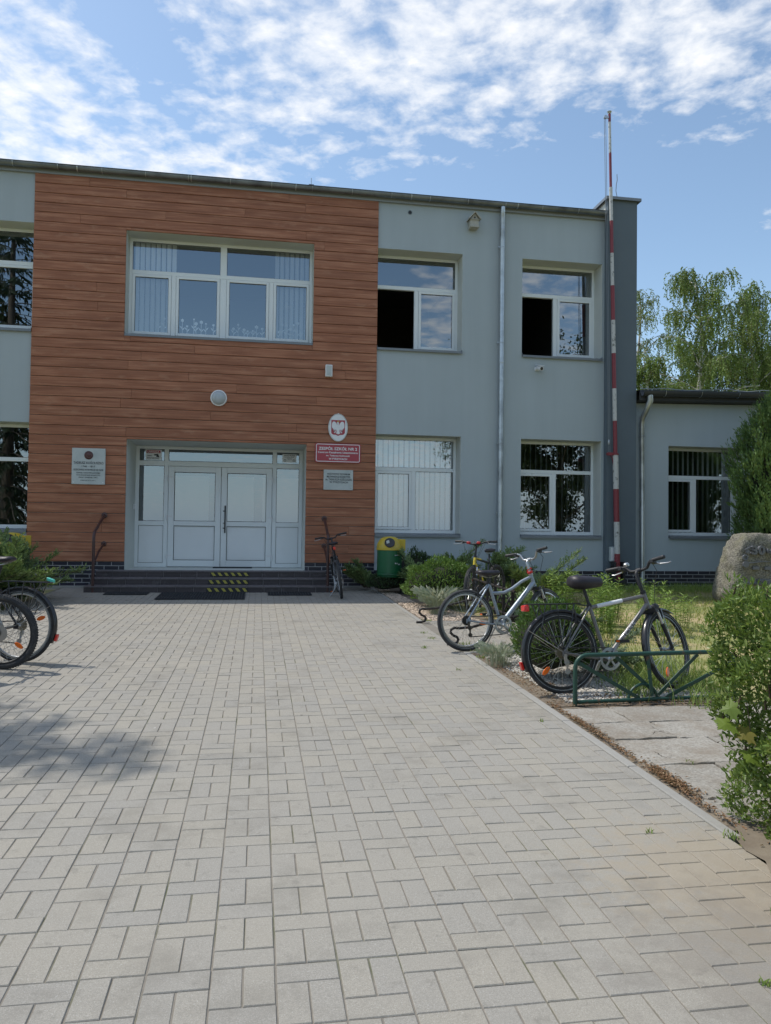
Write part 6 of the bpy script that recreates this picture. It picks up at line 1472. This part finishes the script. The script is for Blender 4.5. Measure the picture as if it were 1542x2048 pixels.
def hedge():
    x0, x1, y0, y1, H = 2.30, 5.0, 2.28, 3.56, 1.13; zb = g(3.0)
    t = thing('hedge', 'clipped green privet hedge at the right edge beside the slab path', 'hedge', (2.9, 2.9, zb)); o = np.array([2.9, 2.9, zb])
    def shell(n, face, xa=x0, xb=x1):
        u, v = RNG.uniform(size=n), RNG.uniform(size=n)**.92; dep = np.abs(RNG.normal(0, .055, n))-.03; z = np.array([0, 0, 1.])
        if face == 'L': P = np.stack([x0+dep, y0+(y1-y0)*u, .03+(H-.03)*v], 1); nn = (-1, -.15, .25)
        elif face == 'F': P = np.stack([xa+(xb-xa)*u, y0+dep, .03+(H-.03)*v], 1); nn = (0, -1, .25)
        elif face == 'B': P = np.stack([xa+(xb-xa)*u, y1-dep, .1+(H-.1)*v], 1); nn = (0, 1, .25)
        else: P = np.stack([xa+(xb-xa)*u, y0+(y1-y0)*v, H-dep*1.3], 1); nn = (0, -.1, 1)
        return P, np.tile(np.array(nn, float), (n, 1))
    parts = [shell(25000, 'L'), shell(11000, 'F', x0, 3.4), shell(11000, 'F', 3.4, x1), shell(9500, 'T', x0, 3.2), shell(7000, 'T', 3.2, x1), shell(6000, 'B', x0, 3.2), shell(5000, 'B', 3.2, x1)]
    P = np.concatenate([p[0] for p in parts]); Nn = np.concatenate([p[1] for p in parts])
    w = lambda a, b, c: np.sin(P[:, 2]*a+P[:, 1]*b+c)
    P[:, 0] += np.where(Nn[:, 0] < -.5, 1, .35)*(.055*w(7, 5, .3)+.04*w(15, 11, 1.7)+.10*np.maximum(0, .42-P[:, 2])/.42+.02*w(31, 23, .4))
    P[:, 1] += np.where(Nn[:, 1] < -.5, 1, 0)*(.05*np.sin(P[:, 0]*7+P[:, 2]*6)+.03*np.sin(P[:, 0]*17-P[:, 2]*13)+.10*np.maximum(0, .42-P[:, 2])/.42)
    P[:, 2] += np.where(Nn[:, 2] > .9, 1, 0)*(.04*np.sin(P[:, 0]*9)*np.sin(P[:, 1]*11)+.02*np.sin(P[:, 0]*23+P[:, 1]*19))
    gap = np.sin(P[:, 0]*13+P[:, 2]*17+P[:, 1]*15)*np.sin(P[:, 2]*11-P[:, 1]*19+P[:, 0]*7); keep = RNG.uniform(size=len(P)) < .62+.5*gap; P = P[keep]; Nn = Nn[keep]; P[:, 2] += zb
    n = len(P); D = unit(Nn*.55+np.array([0, 0, .5])+rnd(n, .6)); N = unit(Nn+rnd(n, .55))
    V, F = leaf_oval(P-o, D, N, RNG.uniform(.018, .044, n), RNG.uniform(.008, .0165, n), .25, .12)
    np_mesh('foliage', V, F, M['L_hedge'], t)
    # upright young shoots standing out of the clipped faces
    Ps, Ds, Ns, Ls = [], [], [], []; paths = []; rr = random.Random(8)
    for k in range(190):
        f = rr.random(); zz = rr.uniform(.25, H)
        p = Vector((x0-.0, rr.uniform(y0, y1), zz)) if f < .5 else (Vector((rr.uniform(x0, 3.0), y1, zz)) if f < .62 else Vector((rr.uniform(x0, 3.4), rr.uniform(y0, y1), H-.02)))
        if zz < .45 and f < .62: p.x += .08
        d = Vector((rr.uniform(-.5, .2), rr.uniform(-.6, .1), 1)).normalized(); ln = rr.uniform(.03, .085); p.z += zb
        paths.append([p-o_ for o_ in (Vector(o),)]+[p+d*ln-Vector(o)])
        for i in range(5):
            q = p+d*ln*(i+1)/5; b0 = i*PI/2
            for w_ in (0, PI):
                e = Vector((math.cos(b0+w_), math.sin(b0+w_), .8)); Ps.append(q-Vector(o)); Ds.append(e); Ns.append(Vector((-e.x, -e.y, 1))); Ls.append(.028*(1-.10*i))
    A = lambda q: np.array([tuple(v) for v in q])
    V, F = leaf_oval(A(Ps), A(Ds), A(Ns), np.array(Ls), np.array(Ls)*.42, .25, .1); np_mesh('young_shoots', V, F, M['L_hedge'], t)
    for k in range(110):
        x = rr.uniform(x0+.14, x1-.1); y = rr.uniform(y0+.12, y1-.12); pts = [Vector((x, y, zb))-Vector(o)]
        for i in range(6): pts.append(pts[-1]+Vector((rr.uniform(-.06, .06), rr.uniform(-.06, .06), .18)))
        paths.append(pts)
    tubes_mesh('stems', paths, .006, .003, M['twig'], t)
    b = MB(); b.box(x0+.20, x1-.2, y0+.26, y1-.18, zb+.34, zb+H-.16); c = b.build('shade_core', M['core'], t, smooth=False); c.location = tuple(-o)  # dark box filling the hedge as its painted inner shade
hedge()
def maple_sprig(lab, root, leaves):
    t = thing('maple_sprig', lab, 'maple', root, group='maple sprigs growing through the hedge'); b = MB(); s = MB(); rr = random.Random(len(lab))
    lobe = [(0,0), (.22,-.12), (.5,-.08), (.42,.08), (.66,.18), (.95,.30), (.70,.38), (.78,.58), (.52,.52), (.42,.66), (.28,1.0), (.14,.68), (0,.62)]
    half = [(y, x) for (x, y) in lobe]
    out = [(.0,.0), (.16,-.10), (.44,-.14), (.36,.04), (.52,.14), (.86,.20), (.62,.34), (.66,.56), (.42,.50), (.26,.62), (.30,.78), (.12,.80), (0,1.05)]
    poly = out+[(-p[0], p[1]) for p in reversed(out[1:-1])]
    for (dx, dy, dz, sz, az) in leaves:
        sz *= .72; c = Vector((dx, dy, dz)); d = Vector((math.cos(az), math.sin(az), rr.uniform(-.5, -.05))).normalized(); n = Vector((rr.uniform(-.3,.3)-.2, rr.uniform(-.9,-.4), .8)); sx = d.cross(n).normalized(); nn = sx.cross(d)
        s.tube([Vector((0,0,0)), c*.5+Vector((0,0,.03)), c], .0022, 5)
        vs = [c+d*(p[1]*sz)+sx*(p[0]*sz)+nn*(-.25*abs(p[0])*sz*abs(p[0])) for p in poly]
        cen = c+d*(.42*sz)+nn*.004; k = len(vs)
        b.add(vs+[cen], [(i, (i+1) % k, k) for i in range(k)])
    b.build('leaves', M['L_maple'], t, smooth=False); s.build('stalks', M['twig'], t)
maple_sprig('yellowish maple leaves sticking out of the hedge above the slab path, upper cluster', (2.33, 3.40, .72), [(-.12, -.12, -.03, .11, 2.6), (-.14, -.10, -.10, .12, 3.4), (-.08, -.16, -.13, .11, 3.0), (-.02, -.2, .06, .09, -1.2)])
maple_sprig('dark glossy maple leaf on its stalk below the upper yellowish cluster', (2.36, 3.36, .47), [(-.10, -.14, .02, .13, 3.7), (-.05, -.16, .07, .08, 2.9)])
maple_sprig('brownish maple leaves low on the hedge near the ground', (2.44, 3.18, .26), [(-.07, -.16, .03, .10, -2.2), (.04, -.2, .0, .12, -1.8), (.14, -.2, -.06, .11, -1.4), (-.10, -.14, -.10, .10, 3.3), (-.05, -.16, -.16, .08, -2.4)])

# ------------------------------------------------------------------ memorial boulder and the conifer behind it
def boulder():
    c = Vector((8.70, 12.35, g(12.2))); t = thing('memorial_boulder', 'rough granite memorial boulder carrying the bronze number 30 under the conifer', 'boulder', c)
    bm = bmesh.new(); bmesh.ops.create_icosphere(bm, subdivisions=5, radius=1)
    from mathutils import noise
    for v in bm.verts:
        q = v.co.normalized(); z = q.z
        ex = 6.5
        k = (abs(q.x)**ex+abs(q.y)**ex+abs(q.z)**ex)**(-1/ex); q = q*k; ex = ex
        w = .545-.115*q.z
        p = Vector((q.x*w*1.12+.05*q.z, q.y*.30*(1-.10*q.z), .60+q.z*.62))
        p += v.co*(.036*noise.noise(p*3.2)+.032*noise.noise(p*8)+.024*noise.noise(p*19)+.012*noise.noise(p*41))
        if p.z > 1.12: p.z -= (p.x+.5)*.01
        v.co = p
    me = bpy.data.meshes.new('stone'); bm.to_mesh(me); bm.free(); me.materials.append(M['stone']); me.shade_smooth(); st = link('stone', me, t)
    yf = -.318
    br = M['bronze_grey']
    def letters(s, x, z, h, w, name):
        cu = bpy.data.curves.new('t', 'FONT'); cu.body = s; cu.align_x = 'CENTER'; cu.size = h*1.38; cu.extrude = .024; cu.offset = .006 if h > .1 else .002; cu.resolution_u = 3; ob = bpy.data.objects.new('t', cu); COL.objects.link(ob); bpy.context.view_layer.update()
        me = bpy.data.meshes.new_from_object(ob.evaluated_get(bpy.context.evaluated_depsgraph_get())); bpy.data.objects.remove(ob); xs = [v.co.x for v in me.vertices]; k = w/(max(xs)-min(xs)); mx = (max(xs)+min(xs))/2
        for v in me.vertices: v.co = Vector((x+(v.co.x-mx)*k, yf-v.co.z-.022, z+v.co.y))
        me.materials.append(br); me.name = name; link(name, me, t)
    letters('30', -.22, .86, .15, .25, 'bronze_number'); letters('lat', .0, .88, .085, .10, 'bronze_lettering')
    b = MB()
    b.lathe([(.055, 0), (.055, .02), (.03, .024), (.03, .004)], (-.45, yf, .80), (0,-1,0), 14); b.lathe([(.04, 0), (.04, .02), (.02, .022)], (-.40, yf, .90), (0,-1,0), 8); b.bar((-.46, yf-.01, .93), (-.35, yf-.01, .98), .03, .02, (0,1,0)); b.lathe([(.06, 0), (.06, .02), (.03, .022)], (-.44, yf, .685), (0,-1,0), 12); b.bar((-.44, yf-.012, .70), (-.12, yf-.012, .735), .022, .018, (0,1,0)); b.bar((-.12, yf-.012, .735), (.02, yf-.012, .732), .014, .018, (0,1,0)); b.build('bronze_emblem', br, t, smooth=False, bevel=.004)
    MB().box(-.31, -.19, yf-.026, yf+.01, .595, .65).build('date_tablet', br, t, smooth=False, bevel=.006); b = MB(); b.box(-.08, .04, yf-.026, yf+.01, .59, .645); b.build('date_tablet', br, t, smooth=False, bevel=.006)
    b = MB(); b.box(-.46, .02, yf-.03, yf+.02, .335, .385); b.box(-.22, .02, yf-.028, yf+.02, .387, .43); b.build('inscription_bar', br, t, smooth=False, bevel=.006)
    letters('1948-78', -.14, .396, .024, .18, 'inscription'); letters('ZESPÓŁ SZKÓŁ', -.23, .346, .028, .44, 'inscription')
boulder()
CPX, CPY = (0, .2, .5, .68, .82, 1), (.50, .86, 1.0, .80, .52, .06)
def column_conifer(lab, c, h, r, n, mat):
    t = thing('conifer_tree', lab, 'tree', c); P, D, N = [], [], []; rr = random.Random(21); paths = []
    for k in range(n):
        z = rr.random()**.9*h*.93; prof = float(np.interp(z/h, CPX, CPY)); a = rr.uniform(0, 2*PI); lump = 1+.24*math.sin(3*a+z*2.3)+.14*math.sin(7*a-z*5); rad = r*prof*lump*(1-abs(rr.gauss(0, .16)))
        p = Vector((rad*math.cos(a), rad*math.sin(a), .25+z)); d = Vector((math.cos(a)*.55, math.sin(a)*.55, 1)).normalized(); ln = rr.uniform(.10, .26); n2 = Vector((math.cos(a), math.sin(a), 0))
        for i in range(7):
            q = p+d*ln*i/6; P.append(q); D.append((d+Vector((rr.uniform(-.7,.7), rr.uniform(-.7,.7), rr.uniform(-.2,.5)))).normalized()); N.append(n2+Vector((rr.uniform(-.6,.6), rr.uniform(-.6,.6), .3)))
    for (a, z0, ln, el) in ((3.5, 2.35, .75, 1.05), (3.3, 2.9, .55, 1.2), (3.9, 3.1, .6, 1.25), (4.3, 3.3, .7, 1.35), (3.0, 1.35, .45, .5), (4.5, 3.6, .7, 1.4), (3.6, 1.8, .5, .9)):
        zz = z0; pr = r*float(np.interp(zz/h, CPX, CPY))*.85; base = Vector((pr*math.cos(a), pr*math.sin(a), zz+.2)); d = Vector((math.cos(a)*math.cos(el), math.sin(a)*math.cos(el), math.sin(el)))
        for i in range(90):
            u = rr.random(); q = base+d*ln*u+Vector((rr.gauss(0, .04), rr.gauss(0, .04), rr.gauss(0, .04)))*(1.25-u); P.append(q); D.append((d+Vector((rr.uniform(-.6,.6), rr.uniform(-.6,.6), .2))).normalized()); N.append(Vector((rr.uniform(-1,1), -1, rr.uniform(-.5,.5))))
        paths.append([base-d*.3, base+d*ln*.9])
    A = lambda q: np.array([tuple(v) for v in q]); m = len(P)
    V, F = leaf_quads(A(P), A(D), A(N), RNG.uniform(.045, .09, m), RNG.uniform(.018, .034, m), .2); np_mesh('crown', V, F, mat, t)
    paths.append([Vector((0,0,-.1)), Vector((.03,0,h*.4)), Vector((0,0,h*.9))]); b = MB(); b.tube([(0,0,-.1), (.03,.02,h*.4), (0,0,h*.85)], [.12,.07,.02], 10); b.build('trunk', M['bark'], t); tubes_mesh('branches', paths[:-1], .012, .004, M['twig'], t)
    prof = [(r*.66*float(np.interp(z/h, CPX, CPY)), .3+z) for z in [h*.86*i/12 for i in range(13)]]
    b = MB(); b.lathe(prof, (0,0,0), (0,0,1), 20); b.build('shade_core', M['core'], t, ang=80)  # turned dark solid, painted shade behind the outer sprays
column_conifer('dense green conifer standing behind the memorial boulder, at the right edge', (10.06, 13.35, g(13.3)), 3.78, .96, 8200, M['L_tree'])

# ------------------------------------------------------------------ birches beyond the wing
def birch(lab, c, h, r, n_str, mat, dens=1., droop=1., grp='birches beyond the low wing', seed=1, leaf=.092):
    t = thing('birch_tree', lab, 'tree', c, group=grp); rr = random.Random(seed); trunk = [Vector((0,0,-.2))]; k = 14
    for i in range(1, k+1): trunk.append(Vector((.25*math.sin(i*.5+seed)*i/k, .2*math.cos(i*.6+seed)*i/k, h*i/k*.97)))
    b = MB(); b.tube(trunk, [.17*(1-.93*i/k)+.012 for i in range(k+1)], 9)
    limbs = []
    for i in range(34):
        u = .22+.75*(i/34)+rr.uniform(-.02, .02); p = trunk[min(k-1, int(u*k))].lerp(trunk[min(k, int(u*k)+1)], u*k-int(u*k)); a = i*2.4+rr.uniform(-.4, .4); shape = (min(1, (u-.1)/.30))*(1-max(0, (u-.55)/.5)**1.6*.78)
        ln = r*shape*rr.uniform(.7, 1.15); d = Vector((math.cos(a), math.sin(a), rr.uniform(.75, 1.35))).normalized(); pts = [p.copy()]
        for s in range(7):
            d = (d+Vector((rr.uniform(-.12,.12), rr.uniform(-.12,.12), -.10*s*.5))).normalized(); pts.append(pts[-1]+d*ln*1.25/7)
        limbs.append(pts); b.tube(pts, [.045*(1-u*.6)*(1-.85*s/7)+.006 for s in range(8)], 6, caps=False)
    b.build('trunk', M['birchbark'], t, ang=80)
    P, D, N = [], [], []; tw = []
    for s in range(n_str):
        pts = limbs[rr.randrange(len(limbs))]; i = min(6, int(rr.betavariate(2.2, 1.3)*7)); p = pts[i].lerp(pts[i+1], rr.random())+Vector((rr.gauss(0,.16), rr.gauss(0,.16), rr.gauss(0,.12)))
        ln = droop*rr.uniform(.35, 1.35); d = Vector((rr.uniform(-.7,.7), rr.uniform(-.7,.7), rr.uniform(-.1,.5))); q = p.copy(); m = int(ln/.055*dens)+4; path = [q.copy()]
        for j in range(m):
            d = (d*.86+Vector((rr.uniform(-.08,.08), rr.uniform(-.08,.08), -.20))).normalized(); q = q+d*ln/m
            o = Vector((rr.uniform(-1,1), rr.uniform(-1,1), -.9)).normalized(); P.append(q+o*.02); D.append(o); N.append(Vector((rr.uniform(-1,1), rr.uniform(-1,1), .6)))
            if j % 4 == 3: path.append(q.copy())
        path.append(q.copy()); tw.append(path)
    A = lambda q: np.array([tuple(v) for v in q]); m = len(P)
    V, F = leaf_quads(A(P), A(D), A(N), leaf*RNG.uniform(.7, 1.35, m), leaf*.72*RNG.uniform(.7, 1.3, m), .15); np_mesh('crown', V, F, mat, t)
    b = MB()
    for pth in tw[::2]: b.tube(pth, .006, 3, caps=False)
    b.build('hanging_twigs', M['twig'], t, smooth=False)
GZ = g(16)
birch('tall birch with the broadest crown, between the other birches beyond the low wing', (20.75, 34, GZ), 14.3, 2.7, 1750, M['L_birch'], 1.1, 1.0, seed=3)
birch('slender weeping birch with long hanging twigs, right of the broadest birch', (24.9, 35.5, GZ), 14.4, 2.1, 1250, M['L_birch'], 1.05, 1.7, seed=5)
birch('pale sparse birch just right of the dark firewall pier', (19.9, 38.5, GZ), 14.6, 2.3, 900, M['L_birch_pale'], .75, .9, seed=8)
birch('lower leafy birch filling the gap low between the two tall birches', (23.0, 37, GZ), 11.2, 2.7, 1550, M['L_birch'], 1.1, .9, seed=13)
birch('low bushy birch at the right edge over the wing roof', (27.2, 36.5, GZ), 11.4, 2.7, 1550, M['L_birch'], 1.2, 1.5, seed=17)
birch('low bushy birch close to the dark pier, its crown just over the wing roof', (18.9, 35, GZ), 10.2, 2.2, 1150, M['L_birch'], 1.1, .8, seed=23)

# ------------------------------------------------------------------ trees of the square: they shade the paving and are mirrored in the panes
def spruce(lab, c, h, r, seed, dn=2):
    t = thing('spruce_tree', lab, 'tree', c, group='trees on the square behind the camera'); rr = random.Random(seed); b = MB(); b.tube([(0,0,-.2), (0,0,h*.5), (0,0,h)], [.2,.12,.02], 10); P, D, N, L = [], [], [], []
    z = 1.2
    while z < h-.2:
        f = (1-z/h); nb = 7
        for k in range(nb):
            a = rr.uniform(0, 2*PI); ln = r*f**.85*rr.uniform(.75, 1.1)+.12; d = Vector((math.cos(a), math.sin(a), .12)); p = Vector((0,0,z)); pts = [p.copy()]
            m = max(4, int(ln/.16))
            for i in range(m):
                d = (d+Vector((0,0,-.10 if i < m*.6 else .10))).normalized(); p = p+d*ln/m; pts.append(p.copy()); side = Vector((-d.y, d.x, 0))
                for s in (-1, 0, 1):
                    for q in range(dn):
                        if dn == 1 and rr.random() < .35: continue
                        P.append(p.copy()); o = (d*.4+side*s*.8+Vector((rr.uniform(-.2,.2), rr.uniform(-.2,.2), -.75 if s else -.9))).normalized(); D.append(o); N.append(d+Vector((rr.uniform(-.5,.5), rr.uniform(-.5,.5), 0))); L.append(rr.uniform(.16, .34))
            b.tube(pts, .012, 4, caps=False)
        z += .30
    b.build('trunk', M['bark'], t, ang=80); A = lambda q: np.array([tuple(v) for v in q])
    V, F = leaf_quads(A(P), A(D), A(N), np.array(L), np.array(L)*.26, .1); np_mesh('crown', V, F, M['L_spruce'], t)
def leaf_tree(lab, c, h, r, z0, n, seed):
    t = thing('broadleaf_tree', lab, 'tree', c, group='trees on the square behind the camera'); rg = np.random.default_rng(seed); b = MB(); b.tube([(0,0,-.2), (.1,0,h*.4), (0,.1,h*.8)], [.22,.15,.04], 10)
    for k in range(14):
        a = k*2.4; zz = z0+(h-z0)*k/18; b.tube([(0,0,zz-.6), (r*.35*math.cos(a), r*.35*math.sin(a), zz+.2), (r*.75*math.cos(a), r*.75*math.sin(a), zz+.9)], [.07,.045,.015], 6)
    b.build('trunk', M['bark'], t, ang=80)
    cl = rg.normal(size=(110, 3)); cl = unit(cl)*rg.uniform(.2, 1, (110, 1))**.6*np.array([r, r, (h-z0)/2]); cl[:, 2] += (h+z0)/2
    i = rg.integers(0, 110, n); P = cl[i]+rg.normal(0, .33, (n, 3))*np.array([1, 1, .8]); D = unit(rg.normal(size=(n, 3))+np.array([0, 0, -.5])); N = rg.normal(size=(n, 3))
    V, F = leaf_quads(P, D, N, rg.uniform(.11, .2, n), rg.uniform(.07, .12, n), .15); np_mesh('crown', V, F, M['L_decid'], t)
spruce('tall drooping spruce left of the camera, its tip shading the paving at the left', (-6.85, 8.1, g(8.2)), 11.3, 2.3, 4, 1)
spruce('spruce behind the camera, mirrored in the left windows', (-9.6, 1.5, g(1.5)), 12.5, 3.0, 6)
leaf_tree('broadleaf tree mirrored in the right ground floor windows', (13.5, -2.5, g(-2.5)), 11.5, 3.6, .9, 44000, 31)
leaf_tree('broadleaf tree mirrored in the window of the low wing', (19.6, -1.5, g(-1.5)), 10.5, 3.3, 1.0, 32000, 32)
leaf_tree('broadleaf tree mirrored in the right sash of the upper windows', (10.3, -7, g(-4)), 11.6, 1.7, 4.4, 3600, 33)
